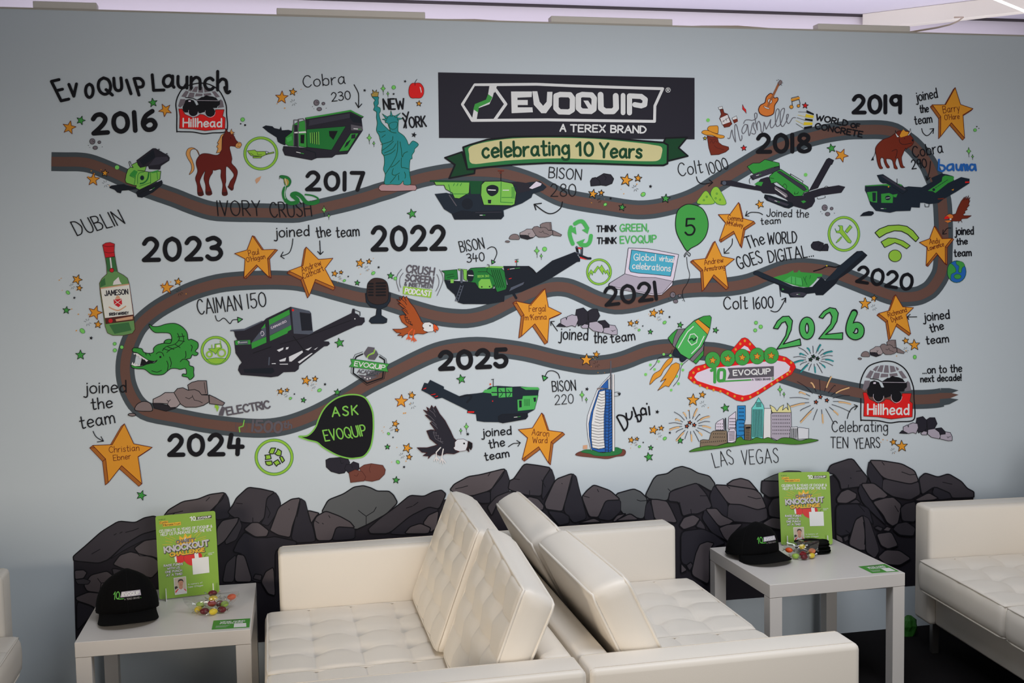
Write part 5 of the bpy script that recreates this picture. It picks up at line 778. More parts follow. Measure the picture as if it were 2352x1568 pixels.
dots('A', 'dot', [(828, 1198, 24)]); dots('D', 'dot', [(420, 568, 20), (1518, 1182, 20)]); dots('E', 'dot', [(1757, 582, 17)], 'g2')
dots('B', 'dot', [(85, 660, 22), (1784, 298, 22)], 'g2'); dots('C', 'dot', [(1817, 1143, 20, 16, -.6), (1492, 1230, 15, 12, -.6)], 'g2'); dots('F', 'dot', [(275, 1086, 24, 17, .8), (437, 1517, 32, 22, .8)], 'g2'); dots('G', 'dot', [(1750, 965, 22, 16, -.6), (1424, 1050, 17, 12, -.6), (1998, 1025, 18)], 'g2'); dots('H', 'dot', [(1815, 450, 24)], 'g2')
dots('L', 'dot', [(703, 437, 18), (783, 475, 20), (705, 510, 20)], 'g2'); dots('M', 'dot', [(1145, 1057, 24, 17, -.5), (818, 1148, 16, 13, -.5)], 'g2'); dots('N', 'dot', [(158, 1153, 16, 12, .8), (263, 1472, 22, 17, .8)], 'g2'); dots('I', 'dot', [(1303, 1275, 21, 16, -.6), (1016, 1360, 14, 11, -.5)], 'g2'); dots('O', 'dot', [(1305, 1207, 21, 16, -.6), (1020, 1298, 15, 12, -.5)], 'g2'); dots('P', 'dot', [(861, 298, 19), (914, 343, 21), (852, 383, 19)], 'g2'); dots('S', 'dot', [(1177, 880, 18, 22)], 'g2')
dots('B', 'k', [(62, 708, 8), (112, 722, 11)]); dots('E', 'k', [(1777, 543, 7), (1800, 562, 5)])
diamonds('B', [(1664, 312, 1), (1718, 370, .55), (1508, 866, 1), (1560, 928, .55)]); diamonds('E', [(1686, 820, .95), (1729, 880, .5)]); diamonds('G', [(1195, 255, 1.05), (1250, 322, .6)]); diamonds('H', [(1727, 470, 1.1), (1777, 528, .6)]); diamonds('O', [(373, 718, 1), (422, 770, .55)]); diamonds('P', [(1130, 1050, 1), (1175, 1102, .55)]); diamonds('N', [(1032, 1075, .95), (970, 1120, .6)])
a = art('D', 2); a.fill('rd', '808,392 825,430 845,450 850,492 830,465 808,445', 'k', 3); a.build('diamond_drawing', MURAL)
for fr, x, y in (('A', 550, 905), ('B', 915, 470), ('J', 1438, 180), ('I', 1395, 965)): pebbles(fr, x, y, 2)
for fr, x, y, r in (('A', 697, 1382, 40), ('B', 655, 468, 38), ('F', 322, 1015, 32), ('F', 497, 1420, 42), ('F', 1530, 1080, 40), ('C', 1748, 1090, 28), ('C', 1440, 1195, 20), ('G', 1678, 915, 30), ('G', 1372, 1018, 22), ('M', 1072, 1012, 30), ('M', 765, 1115, 22), ('M', 2190, 1228, 40), ('N', 190, 1100, 24), ('N', 308, 1400, 32), ('I', 1242, 1230, 26), ('I', 970, 1327, 22), ('O', 537, 373, 38), ('O', 1245, 1167, 28), ('O', 977, 1268, 22), ('O', 1733, 820, 36), ('S', 717, 322, 34), ('S', 1078, 800, 32), ('Q', 1228, 1250, 34)):
    a = art(fr, 2); burst(a, x, y, r)
    rr = random.Random(int(x))
    for _ in range(5): a.fill('orr', oval(x+rr.uniform(-5, 2.5)*r, y+rr.uniform(-4, 2.5)*r, r*rr.uniform(.1, .2), n=8))
    a.build('sparkle_drawing', MURAL)
# ================================================================ sofas
LEATHER = mat('white_leather', (242, 234, 222), rough=.42, spec=.4, bump=.12, bscale=420)
STEEL = mat('brushed_steel', (150, 146, 142), rough=.35, metal=1.)
PIPE = mat('white_leather_piping', (242, 234, 222), rough=.42, spec=.4)
SEAM = mat('seam_thread', (218, 208, 194), rough=.7)

def cushion_bm(corners, size, r, tuft=None, crown=.01, res=.005):
    """soft box: corners[c][b][a] in metres, size = its rough edge lengths, tuft = (columns, rows) on the +c face"""
    LA, LB, LC = size
    bm = bmesh.new()
    def surf(fix, val):
        axes = [k for k in range(3) if k != fix]
        dims = [size[axes[0]], size[axes[1]]]
        fine = res if (fix == 2 and val == 1 and tuft) else .02
        n, m_ = [max(4, int(d/fine)) for d in dims]
        grid = []
        for i in range(n+1):
            row = []
            for j in range(m_+1):
                p = [0, 0, 0]; p[fix] = val*size[fix]; p[axes[0]] = i/n*dims[0]; p[axes[1]] = j/m_*dims[1]
                row.append(bm.verts.new(warp(p)))
            grid.append(row)
        for i in range(n):
            for j in range(m_):
                f = (grid[i][j], grid[i+1][j], grid[i+1][j+1], grid[i][j+1])
                bm.faces.new(f if (val == 1) == (fix != 1) else f[::-1])
    def warp(p):
        inner = [min(max(p[k], r), size[k]-r) for k in range(3)]
        d = Vector([p[k]-inner[k] for k in range(3)]); L = d.length
        qv = [inner[k]+(d[k]/L*r if L > 1e-9 else 0) for k in range(3)]
        a, b, c = qv[0]/LA, qv[1]/LB, qv[2]/LC
        fade = max(0, min(1, (c-.5)*2))
        e = (4*max(0, min(1, a))*(1-max(0, min(1, a))))**.5*(4*max(0, min(1, b))*(1-max(0, min(1, b))))**.5
        dz = crown*e*fade
        if c > .5: pass
        ea = 4*max(0, min(1, c))*(1-max(0, min(1, c)))
        bulge = .006*ea
        a += bulge/LA*(1 if a > .5 else -1)*min(1, abs(a-.5)*2)**6; b += bulge/LB*(1 if b > .5 else -1)*min(1, abs(b-.5)*2)**6
        if tuft and fade > .9:
            na, nb = tuft[:2]
            fa, fb = a*na, b*nb
            da, db = abs(fa-round(fa))*LA/na, abs(fb-round(fb))*LB/nb
            ia, ib = 0 < round(fa) < na, 0 < round(fb) < nb
            inner_a = 1. if ia else 0.; inner_b = 1. if ib else 0.
            dz -= tuft[2]*.0032*(inner_a*math.exp(-(da/.0045)**2)+inner_b*math.exp(-(db/.0045)**2))
            dz -= tuft[2]*.005*(inner_a*math.exp(-(da/.026)**2)+inner_b*math.exp(-(db/.026)**2))
            if ia and ib: dz -= tuft[2]*.014*math.exp(-(da*da+db*db)/.036**2)
        c2 = c+dz/LC
        out = Vector((0, 0, 0))
        for kc in (0, 1):
            for kb in (0, 1):
                for ka in (0, 1):
                    out += Vector(corners[kc][kb][ka])*((a if ka else 1-a)*(b if kb else 1-b)*(c2 if kc else 1-c2))
        return out
    for fix in range(3):
        for val in (0, 1): surf(fix, val)
    bmesh.ops.remove_doubles(bm, verts=bm.verts, dist=.0008)
    bmesh.ops.recalc_face_normals(bm, faces=bm.faces)
    return bm, warp
def piping_bm(warp, size, levels, rad=.0042):
    bm = bmesh.new(); LA, LB, LC = size
    for c in levels:
        P = []
        n = 14
        for i in range(n): P.append(warp([LA*i/n, 0, c*LC]))
        for i in range(n): P.append(warp([LA, LB*i/n, c*LC]))
        for i in range(n): P.append(warp([LA*(1-i/n), LB, c*LC]))
        for i in range(n): P.append(warp([0, LB*(1-i/n), c*LC]))
        tube(bm, P, rad, 6, True)
    return bm
SOFA_PARTS = {}
def sofa_bms():
    hw = .75; t = .128; iw = hw-t
    d = {}
    bm = bmesh.new(); box(bm, (0, iw, .14), (.742, hw, .62), .016, 3); d['arm_far'] = bm
    bm = bmesh.new(); box(bm, (0, -hw, .14), (.742, -iw, .62), .016, 3); d['arm_near'] = bm
    bm = bmesh.new(); box(bm, (.024, -iw+.001, .142), (.66, iw-.001, .286), .01, 2); d['base'] = bm
    bm = bmesh.new(); box(bm, (.653, -iw+.001, .142), (.740, iw-.001, .617), .016, 3); d['back_frame'] = bm
    return d
CUSHIONS = {
'a': (([(.464, .432), (.606, .812), (.703, .765), (.552, .428)], [(.466, .432), (.616, .818), (.716, .776), (.552, .428)]),
      ([(.468, .432), (.610, .803), (.703, .750), (.552, .428)], [(.484, .432), (.632, .826), (.722, .778), (.560, .428)])),
'b': (([(.420, .432), (.605, .804), (.704, .760), (.545, .428)], [(.420, .432), (.594, .805), (.704, .768), (.545, .428)]),
      ([(.440, .432), (.622, .802), (.712, .755), (.550, .428)], [(.432, .432), (.620, .800), (.722, .750), (.550, .428)])) }
def make_sofa(label, loc, rz, seed, style='a'):
    rr = random.Random(seed)
    root = empty('sofa', loc, rz); tag(root, label, 'sofa', 'white leather sofas')
    if not SOFA_PARTS:
        for k, bm in sofa_bms().items():
            me = bpy.data.meshes.new(k.split('_far')[0].split('_near')[0]); bm.to_mesh(me); bm.free(); me.materials.append(LEATHER)
            me.polygons.foreach_set('use_smooth', [True]*len(me.polygons)); SOFA_PARTS[k] = me
        # stitched seams on the arms
        for sgn, nm in ((1, 'seam_far'), (-1, 'seam_near')):
            bm = bmesh.new()
            for yy in (.75-.017, .75-.128+.017):
                y = sgn*yy; tube(bm, [(.0005, y, .16), (.0005, y, .604), (.006, y, .6155), (.017, y, .6202), (.725, y, .6202), (.737, y, .6155), (.7415, y, .604), (.7415, y, .2)], .0011, 5)
            me = bpy.data.meshes.new('seam'); bm.to_mesh(me); bm.free(); me.materials.append(SEAM); SOFA_PARTS[nm] = me
        bm = bmesh.new(); box(bm, (-.014, -.014, 0), (.014, .014, .142), .002, 1)
        me = bpy.data.meshes.new('leg'); bm.to_mesh(me); bm.free(); me.materials.append(STEEL); SOFA_PARTS['leg'] = me
        for sgn, nm in ((1, 'seat_far'), (-1, 'seat_near')):
            y0, y1 = (.002, .62) if sgn > 0 else (-.62, -.002)
            c = [[[(x, y, z) for x in (-.05, .545)] for y in (y0, y1)] for z in (.287, .418)]
            size = (.595, y1-y0, .131)
            bm, wp = cushion_bm(c, size, .02, (4, 4, 1.0), .009)
            me = bpy.data.meshes.new('seat_cushion'); bm.to_mesh(me); bm.free(); me.materials.append(LEATHER); me.polygons.foreach_set('use_smooth', [True]*len(me.polygons)); SOFA_PARTS[nm] = me
            bm = piping_bm(wp, size, (.985, .015), .0036); me = bpy.data.meshes.new('piping'); bm.to_mesh(me); bm.free(); me.materials.append(PIPE); me.polygons.foreach_set('use_smooth', [True]*len(me.polygons)); SOFA_PARTS[nm+'_pipe'] = me
    def part(name, me, parent=root, loc=None):
        o = bpy.data.objects.new(name, me); COL.objects.link(o); o.parent = parent
        if loc: o.location = loc
        return o
    for k, sk in (('arm_far', 'seam_far'), ('arm_near', 'seam_near')):
        a = part('arm', SOFA_PARTS[k]); part('seam', SOFA_PARTS[sk], a)
    part('base', SOFA_PARTS['base']); part('back_frame', SOFA_PARTS['back_frame'])
    for x in (.06, .69):
        for y in (-.69, .69):
            l = part('leg', SOFA_PARTS['leg'], root, (x, y, 0))
    for nm in ('seat_far', 'seat_near'):
        s = part('seat_cushion', SOFA_PARTS[nm]); part('piping', SOFA_PARTS[nm+'_pipe'], s)
    for kk, (y0, y1) in enumerate(((.004, .615), (-.615, -.006))):
        # front-bottom, front-top, back-top, back-bottom at the two ends of each cushion (depth, height)
        e0, e1 = CUSHIONS[style][kk]
        fb, ft, bt, bb = [(e0[i], e1[i]) for i in range(4)]
        ys = [(y0, y0), (y1, y1)]
        # a runs along the length (y), b up the cushion, c from back to front
        cor = [[[(bb[0][0], y0, bb[0][1]), (bb[1][0], y1, bb[1][1])], [(bt[0][0], y0+.006, bt[0][1]), (bt[1][0], y1-.006, bt[1][1])]],
               [[(fb[0][0], y0, fb[0][1]), (fb[1][0], y1, fb[1][1])], [(ft[0][0], y0+.006, ft[0][1]), (ft[1][0], y1-.006, ft[1][1])]]]
        size = (y1-y0, .405, .11)
        bm, wp = cushion_bm(cor, size, .02, (4, 4, .95), .016)
        c = obj('back_cushion', bm, LEATHER, root, True)
        obj('piping', piping_bm(wp, size, (.985, .02)), PIPE, c, True)
    return root
make_sofa('white leather sofa facing left, backed against its twin in the middle', (-.472, -.985, 0), 0, 3)
make_sofa('white leather sofa facing right, between its twin and the table with two folded caps', (1.02, -.985, 0), math.pi, 8, 'b')
C0 = Vector((2.102, -.25, 0)); th = -.085
rot = Matrix.Rotation(th, 3, 'Z')
make_sofa('white leather sofa beyond the right-hand table, cut off by the right edge', C0-rot @ Vector((0, .75, 0)), th, 5)
make_sofa('white leather sofa cut off at the left edge, only its corner showing', (-1.38, -1.02, 0), math.pi, 6)

# ================================================================ side tables
LACQ = mat('white_lacquer', (232, 226, 220), rough=.33, spec=.45)
def side_table(label, x, y, rz):
    t = empty('side_table', (x, y, 0), rz); tag(t, label, 'table', 'square white side tables')
    bm = bmesh.new(); box(bm, (0, 0, .4), (.55, .55, .45), .0015, 1); obj('table_top', bm, LACQ, t)
    for a in (0, .5):
        for b in (0, .5):
            bm = bmesh.new(); box(bm, (a+.0006, b+.0006, 0), (a+.0494, b+.0494, .3988), .001, 1); obj('leg', bm, LACQ, t)
    return t
side_table('square white side table between the cut-off sofa and the left-facing sofa', -1.12072, -.63365, -.02614)
side_table('square white side table carrying two folded caps, beside the right-facing sofa', 1.27163, -.64764, .01397)

# ================================================================ charity posters
PR = dict(green=(140, 180, 62), white=(238, 236, 232), yellow=(240, 184, 48), black=(30, 28, 26), grey=(140, 134, 134), steel=(200, 196, 198), dark=(72, 66, 64), red=(222, 44, 40), red2=(170, 24, 30), pink=(244, 206, 200), skin=(206, 146, 118), hair=(52, 38, 32), tan=(206, 190, 168), shirt=(226, 220, 220), card=(70, 150, 50), lime=(84, 176, 60), silver=(186, 178, 190))
def pr(k): return mat('card_'+k, PR[k], rough=.45, spec=.35, boost=1.1)
BOARD = mat('white_foam_board', (240, 240, 238), rough=.6)
def rounded_board(w, h, t, r):
    bm = bmesh.new(); P = []
    for cx, cy, a0 in ((w-r, r, -90), (w-r, h-r, 0), (r, h-r, 90), (r, r, 180)):
        for k in range(6): a = R(a0+k*18); P.append((cx+r*math.cos(a), cy+r*math.sin(a)))
    f = [bm.verts.new((x, 0, y)) for x, y in P]; b = [bm.verts.new((x, t, y)) for x, y in P]
    bm.faces.new(f); bm.faces.new(b[::-1])
    for i in range(len(P)): j = (i+1) % len(P); bm.faces.new((f[i], b[i], b[j], f[j]))
    bmesh.ops.recalc_face_normals(bm, faces=bm.faces)
    return bm
def poster(label, loc, rz, lean):
    root = empty('charity_poster', loc, rz); tag(root, label, 'poster', 'green charity posters')
    b = obj('board', rounded_board(.21, .297, .003, .008), pr('green'), root); b.location = (0, .002, .004); b.rotation_euler = (-lean, 0, 0)
    P = lambda u, v, d: (u/1000, -.00025-d, (297-v)/1000)
    A_ = lambda: Art(P, pr, step=3e-5)
    a = A_(); a.fill('yellow', '60,118 72,104 62,98 78,96 80,78 92,88 100,70 108,86 122,76 120,92 140,96 126,104 138,118')
    a.lines('yellow', 1.1, [[(100+42*math.cos(t)*1.15, 112+36*math.sin(t)), (100+(62+6*(k % 2))*math.cos(t)*1.2, 112+(50+6*(k % 3))*math.sin(t))] for k, t in enumerate([2.5, 2.75, 3.0, 3.3, 3.5, 3.7, 3.9, 5.4, 5.6, 5.8, 6.0, .05])])
    a.fill('white', '92,100 97,92 100,84 103,93 110,96 104,104'); a.build('burst_print', b)
    a = A_(); a.base = .0006
    a.fill('red', '~60,150 75,144 92,150 92,170 80,175 64,170'); a.fill('white', '58,150 65,148 67,170 61,172'); a.fill('red', '~93,150 110,144 140,144 154,152 153,168 140,178 122,189 106,184 95,172'); a.fill('white', '128,145 142,145 144,168 130,172'); a.line('red2', 1.2, '~93,150 91,162 95,173'); a.line('red2', 1, '~146,148 150,158 147,168')
    a.build('glove_print', b, 'pair of red boxing gloves')
    a = A_(); a.base = .0011
    a.fill('white', '119,164 178,163 178,221 120,222'); a.build('blank_panel', b, 'blank white square')
    a = A_(); a.base = .0012
    a.fill('yellow', '13,20 43,20 43,29 87,28 87,40 24,40 24,30 13,30'); a.text('In aid of', 11, 15, 33, 15, 3, .6, 'dark'); a.text('Cystic', 14.5, 27.5, 41, 27.5, 6, 1.1, 'black'); a.text('Fibrosis', 26, 37.5, 60, 37, 6, 1.2, 'black'); a.text('Trust', 63, 37, 84, 36.5, 5.4, .8, 'black')
    a.text('|', 120, 28, 126, 28, 14, 3.4, 'white'); a.line('white', 3.4, oval(134, 21, 4.4, 6.6), closed=True); a.line('white', 1.6, '134,28.4 168,27'); a.fill('dark', '141,16 196,14.5 196,24.5 140,26 144,20'); a.text('EVOQUIP', 148, 23.5, 193, 22.4, 5.6, 1.5, 'white', gap=.16); a.line('steel', .7, '170,28.5 196,27.6')
    a.build('logo_print', b)
    a = A_(); a.base = .0012
    a.text('CELEBRATE |0 YEARS OF EVOQUIP &', 11, 60, 196, 59, 9.2, 1.6, 'white', gap=.17); a.text('HELP US FUNDRAISE FOR THE |0%', 16, 72.5, 192, 71.5, 9.2, 1.6, 'white', gap=.17)
    a.build('headline_print', b)
    a = A_(); a.base = .0012
    a.text('CHARITY', 68, 105, 133, 101.5, 11, 3.4, 'dark'); a.text('CHARITY', 67.3, 104.2, 132.3, 100.7, 11, 1.9, 'grey')
    a.text('KNOCKOUT', 27.5, 134.5, 181.5, 124.5, 19, 8.2, 'dark'); a.text('KNOCKOUT', 26, 132.5, 180, 122.5, 19, 5.6, 'steel')
    a.text('CHALLENGE', 45.5, 150, 165.5, 143.5, 12, 6, 'dark'); a.text('CHALLENGE', 44.5, 148.8, 164.5, 142.3, 12, 3.9, 'yellow')
    a.build('title_print', b)
    a = A_(); a.base = .0012
    for s, u0, u1, v in (('RAISE FUNDS', 21, 86, 183), ('WITH US.', 32, 77, 194.5), ('ONE PUNCH', 25, 82, 206), ('AT A TIME!', 28, 82, 218)): a.text(s, u0+.5, v+.4, u1+.5, v, 7, 2.5, 'dark'); a.text(s, u0, v, u1, v-.4, 7, 1.5, 'white')
    a.build('slogan_print', b)
    a = A_(); a.base = .0012
    a.text('DONATE', 177, 153, 198, 152, 3, .6, 'white'); a.text('HERE', 177, 158, 191, 157.5, 3, .6, 'white'); a.line('black', .8, '~173,154 167,156 165,161'); a.fill('black', '163.2,160 166.8,160 165,163')
    a.build('donate_print', b)
    a = A_(); a.base = .0012
    a.text('In memory of', 102, 257, 151, 256, 5, .75, 'white'); a.text("Cahir O'Hagan", 100, 267, 153, 266, 5, .9, 'white')
    a.build('lettering', b)
    a = A_(); a.base = .0008
    a.fill('white', '52,226 95,225 96,286 54,287'); a.fill('tan', '54,228 93.5,227 94,284.5 55.5,285'); a.fill('hair', '54.5,258 62,256 66,262 55,268'); a.fill('shirt', '56,285 57,272 68,264 82,264 93.5,272 94,284.5'); a.fill('red', '56,275 66,266 68,268 57,281'); a.fill('red', '84,266 93.5,273 93.8,279 86,270'); a.fill('skin', '70,256 82,256 82,266 76,270 69,266'); a.fill('skin', oval(76, 248, 8.2, 11.5)); a.fill('hair', '~67,246 68,236 76,232.5 84,236 85.5,246 82,240 76,238.5 70,241'); a.line('hair', .7, '71.5,245.5 74,245.5;78,245.5 80.6,245.5;73.5,254 79,254'); a.line('red2', .5, '76,247 75,250.5 76.8,250.8')
    a.build('photo_print', b, 'small portrait photo of a person in a white and red shirt')
    for u in (.023, .187):
        bm = bmesh.new(); pr_ = [(-.02, 0), (-.010, .043), (-.006, .044), (-.0025, .006), (.007, .004), (.03, .012), (.075, .0)]
        f = [bm.verts.new((u-.0014, y, z)) for y, z in pr_]; g = [bm.verts.new((u+.0014, y, z)) for y, z in pr_]
        bm.faces.new(f); bm.faces.new(g[::-1])
        for i in range(len(pr_)): j = (i+1) % len(pr_); bm.faces.new((f[i], g[i], g[j], f[j]))
        bmesh.ops.recalc_face_normals(bm, faces=bm.faces); obj('stand_foot', bm, BOARD, root)
    return root
poster('green charity poster on the left-hand table, behind the cap and sweets', (-.894, -.238, .45), math.atan2(.029, .207), .17)
poster('green charity poster on the right-hand table, two folded caps at its foot', (1.556, -.151, .45), math.atan2(-.052, .203), .2)

# ================================================================ caps
CLOTH = mat('black_cap_cotton', (13, 13, 14), rough=.95, spec=.12, bump=.3, bscale=700)
CLOTH2 = mat('black_cap_stitching', (24, 24, 26), rough=.9, spec=.1)
def cap(label, x, y, rz, HH=.128):
    root = empty('baseball_cap', (x, y, .4503), rz); tag(root, label, 'cap', 'black caps')
    RX, RY = .104, .107
    def crown(th, t, off=0.):
        """th = 0 at the front, t = 0 at the rim to 1 at the top"""
        c = math.cos(th); z0 = .031*(.5+.5*c)**.8+.001
        front = max(0, c)
        s = math.cos(t*math.pi/2)**(.78-.1*front); z = z0+(HH+.006*front)*math.sin(t*math.pi/2)**(1.0-.1*front)
        seam = .0016*abs(math.sin(3*th))**.3
        rx, ry = (RX+off+seam-.0016)*s, (RY+off+seam-.0016)*s
        return Vector((rx*math.sin(th), -ry*c-.004*front*math.sin(t*math.pi), z))
    bm = bmesh.new(); N, M = 60, 18; rows = []
    for j in range(M): rows.append([bm.verts.new(crown(2*math.pi*i/N, j/M)) for i in range(N)])
    top = bm.verts.new((0, 0, HH+.016+.001))
    for j in range(M-1):
        for i in range(N): bm.faces.new((rows[j][i], rows[j][(i+1) % N], rows[j+1][(i+1) % N], rows[j+1][i]))
    for i in range(N): bm.faces.new((rows[-1][i], rows[-1][(i+1) % N], top))
    bmesh.ops.recalc_face_normals(bm, faces=bm.faces)
    o = obj('crown', bm, CLOTH, root, True); sol = o.modifiers.new('thickness', 'SOLIDIFY'); sol.thickness = .002; sol.offset = -1
    bm = bmesh.new()
    for k in range(6): tube(bm, [crown(math.pi/3*k, t/10, .0002) for t in range(0, 10)], .0008, 5)
    obj('seam', bm, CLOTH2, o)
    bm = bmesh.new(); bmesh.ops.create_uvsphere(bm, u_segments=14, v_segments=8, radius=.0085, matrix=Matrix.Translation((0, 0, HH+.0185)) @ Matrix.Diagonal((1, 1, .6, 1))); obj('button', bm, CLOTH, root, True)
    bm = bmesh.new(); NA, NB = 36, 10; g = []
    for i in range(NA+1):
        a = (i/NA*2-1); th = a*R(66); row = []
        for j in range(NB+1):
            b_ = j/NB; p = crown(th, 0, .0); ln = .08*max(0, 1-abs(a)**3)**.5
            d = Vector((math.sin(th)*.3, -1, 0)).normalized()
            qv = p+d*(ln*b_-.004); qv.z = max(.0018, p.z+.002-b_*(.012+.016*a*a))
            row.append(bm.verts.new(qv))
        g.append(row)
    for i in range(NA):
        for j in range(NB): bm.faces.new((g[i][j], g[i+1][j], g[i+1][j+1], g[i][j+1]))
    bmesh.ops.remove_doubles(bm, verts=bm.verts, dist=.0003); bmesh.ops.recalc_face_normals(bm, faces=bm.faces)
    o = obj('brim', bm, CLOTH, root, True); sol = o.modifiers.new('thickness', 'SOLIDIFY'); sol.thickness = .003; sol.offset = -1
    bm = bmesh.new(); P = [crown(R(a), .0, .0) for a in range(95, 266, 10)]; tube(bm, [p+Vector((0, 0, .004)) for p in P], .0022, 6); obj('rear_band', bm, CLOTH2, root, True)
    def place(u, v, d):
        th = u*1.4/1000/.108; z = (v*1.4-11)/1000; t = .12+z/(HH+.037)
        p = crown(th, t); n = Vector((math.sin(th), -math.cos(th), .25)).normalized()
        return tuple(p+n*(.0012+d))
    a = Art(place, pr, step=6e-5)
    seg = lambda x0, y0, x1, y1, n=10: [(x0+(x1-x0)*k/n, y0+(y1-y0)*k/n) for k in range(n+1)]
    # v runs upwards on the cap
    a.line('lime', 2.2, [(-36, 31), (-32.5, 36), (-32.5, 21)]); a.line('lime', 2.2, oval(-24.5, 28.5, 4.2, 7.2), closed=True); a.line('lime', 1.7, seg(-22, 20.6, -10, 20.4))
    for k in range(12):
        x0 = -18+k*4.4; a.fill('silver', [(x0+(3 if k == 0 else 0), 35), (x0+4.45, 35), (x0+4.45, 23.5), (x0, 23.5)])
    a.k = 14
    class Up(Art): pass
    t = Art(lambda u, v, d: place(u, -v, d+.001), pr, step=6e-5)
    t.text('EVOQUIP', -12.5, -26, 31, -26, 6.2, 1.5, 'white'); t.text('A TEREX BRAND', -8, -17.6, 30, -17.6, 3.2, .6, 'grey'); t.fill('lime', oval(33, -18.5, 1, n=8))
    o = a.build('logo', root, 'embroidered green and silver logo'); t.build('lettering', o)
    return root
cap('black baseball cap on the left-hand table, in front of the poster', -.988, -.365, R(8))
cap('black baseball cap on the right-hand table, beside the bag of sweets and folded caps', 1.376, -.262, R(13), .106)

# folded caps
def folded_cap(label, x, y, z, rz, sticker):
    root = empty('folded_cap', (x, y, z), rz); tag(root, label, 'cap', 'folded black caps')
    bm = bmesh.new(); N = 26
    for zz, sc in ((.0, 1.), (.010, .97)):
        lo, hi = [], []
        P = spline([(-.052, -.034), (0, -.046), (.05, -.036), (.064, 0), (.052, .034), (0, .042), (-.05, .034), (-.062, 0)], True, 4)
        lo = [bm.verts.new((px*sc, py*sc, zz+.001+.004*(px/.06)**2)) for px, py in P]; mid = [bm.verts.new((px*sc*1.03, py*sc*1.03, zz+.005+.004*(px/.06)**2)) for px, py in P]; hi = [bm.verts.new((px*sc, py*sc, zz+.0092+.003*math.cos(px*40)-.002)) for px, py in P]
        n = len(P)
        for A1, B1 in ((lo, mid), (mid, hi)):
            for i in range(n): bm.faces.new((A1[i], A1[(i+1) % n], B1[(i+1) % n], B1[i]))
        bm.faces.new(lo[::-1]); bm.faces.new(hi)
    bmesh.ops.recalc_face_normals(bm, faces=bm.faces)
    o = obj('crown', bm, CLOTH, root, True)
    bm = bmesh.new(); g = []
    for i in range(17):
        a = i/16*2-1; row = []
        for j in range(6):
            b_ = j/5; row.append(bm.verts.new((-.012-.062*b_*(1-abs(a)**2.4)**.5, a*.05, .0185+.006*(1-a*a)*(1-b_*.4)-.004*b_)))
        g.append(row)
    for i in range(16):
        for j in range(5): bm.faces.new((g[i][j], g[i+1][j], g[i+1][j+1], g[i][j+1]))
    bmesh.ops.remove_doubles(bm, verts=bm.verts, dist=.0003)
    o = obj('brim', bm, CLOTH, root, True); sol = o.modifiers.new('thickness', 'SOLIDIFY'); sol.thickness = .003
    if sticker:
        bm = bmesh.new(); bmesh.ops.create_circle(bm, cap_ends=True, segments=24, radius=.0105, matrix=Matrix.Translation((-.05, -.012, .0262)) @ Matrix.Rotation(.15, 4, 'Y')); obj('sticker', bm, mat('silver_foil', (200, 200, 204), rough=.25, metal=.8), root)
    return root
folded_cap('lower folded black cap of the pair at the poster foot', 1.638, -.276, .4505, R(-14), False)
folded_cap('upper folded black cap of the pair, silver sticker on its brim', 1.634, -.272, .4755, R(-10), True)

# ================================================================ cards
def card(label, quad):
    c = [Vector((x, y, .4502)) for x, y in quad]      # back left, back right, front right, front left
    root = empty('leaflet', c[3]); tag(root, label, 'leaflet', 'green leaflets')
    o0 = c[3]
    bm = bmesh.new(); lo = [bm.verts.new(p-o0) for p in (c[3], c[2], c[1], c[0])]; hi = [bm.verts.new(p-o0+Vector((0, 0, .0006))) for p in (c[3], c[2], c[1], c[0])]
    bm.faces.new(lo[::-1]); bm.faces.new(hi)
    for i in range(4): bm.faces.new((lo[i], lo[(i+1) % 4], hi[(i+1) % 4], hi[i]))
    s = obj('sheet', bm, pr('card'), root)
    def place(u, v, d):
        a, b = u/100, v/84
        p = c[0]*(1-a)*(1-b)+c[1]*a*(1-b)+c[2]*a*b+c[3]*(1-a)*b
        return tuple(p-o0+Vector((0, 0, .0007+d)))
    a = Art(place, pr, step=4e-5)
    a.fill('white', '58,42 90,42 92,78 58,78'); a.build('blank_panel', s)
    a = Art(place, pr, step=4e-5, base=.0001)
    a.text("WE'RE GOING", 20, 26, 86, 26, 11, 1.9, 'white'); a.text('PAPERLESS!', 20, 40, 80, 40, 10, 1.9, 'white'); a.line('dark', 3, '36,9 68,9'); a.lines('white', 1.5, [[(10, y), (46-4*k, y)] for k, y in enumerate((56, 63, 70))]); a.build('lettering', s)
    return root
card('small green leaflet on the near right corner of the left-hand table', [(-.694, -.524), (-.573, -.533), (-.575, -.628), (-.696, -.618)])
card('small green leaflet on the near right corner of the right-hand table', [(1.698, -.517), (1.812, -.513), (1.810, -.617), (1.701, -.613)])

# ================================================================ bags of sweets
def clear_mat():
    m = bpy.data.materials.new('clear_cellophane'); m.use_nodes = True; nt = m.node_tree; nt.nodes.clear()
    out = nt.nodes.new('ShaderNodeOutputMaterial'); mix = nt.nodes.new('ShaderNodeMixShader'); tr = nt.nodes.new('ShaderNodeBsdfTransparent'); gl = nt.nodes.new('ShaderNodeBsdfGlossy'); lw = nt.nodes.new('ShaderNodeLayerWeight')
    tr.inputs['Color'].default_value = (.97, .97, .97, 1); gl.inputs['Roughness'].default_value = .12; lw.inputs['Blend'].default_value = .22
    mp = nt.nodes.new('ShaderNodeMath'); mp.operation = 'MULTIPLY_ADD'; mp.inputs[1].default_value = .6; mp.inputs[2].default_value = .12
    nt.links.new(lw.outputs['Fresnel'], mp.inputs[0]); nt.links.new(mp.outputs[0], mix.inputs[0]); nt.links.new(tr.outputs[0], mix.inputs[1]); nt.links.new(gl.outputs[0], mix.inputs[2]); nt.links.new(mix.outputs[0], out.inputs[0])
    return m
CLEAR = clear_mat()
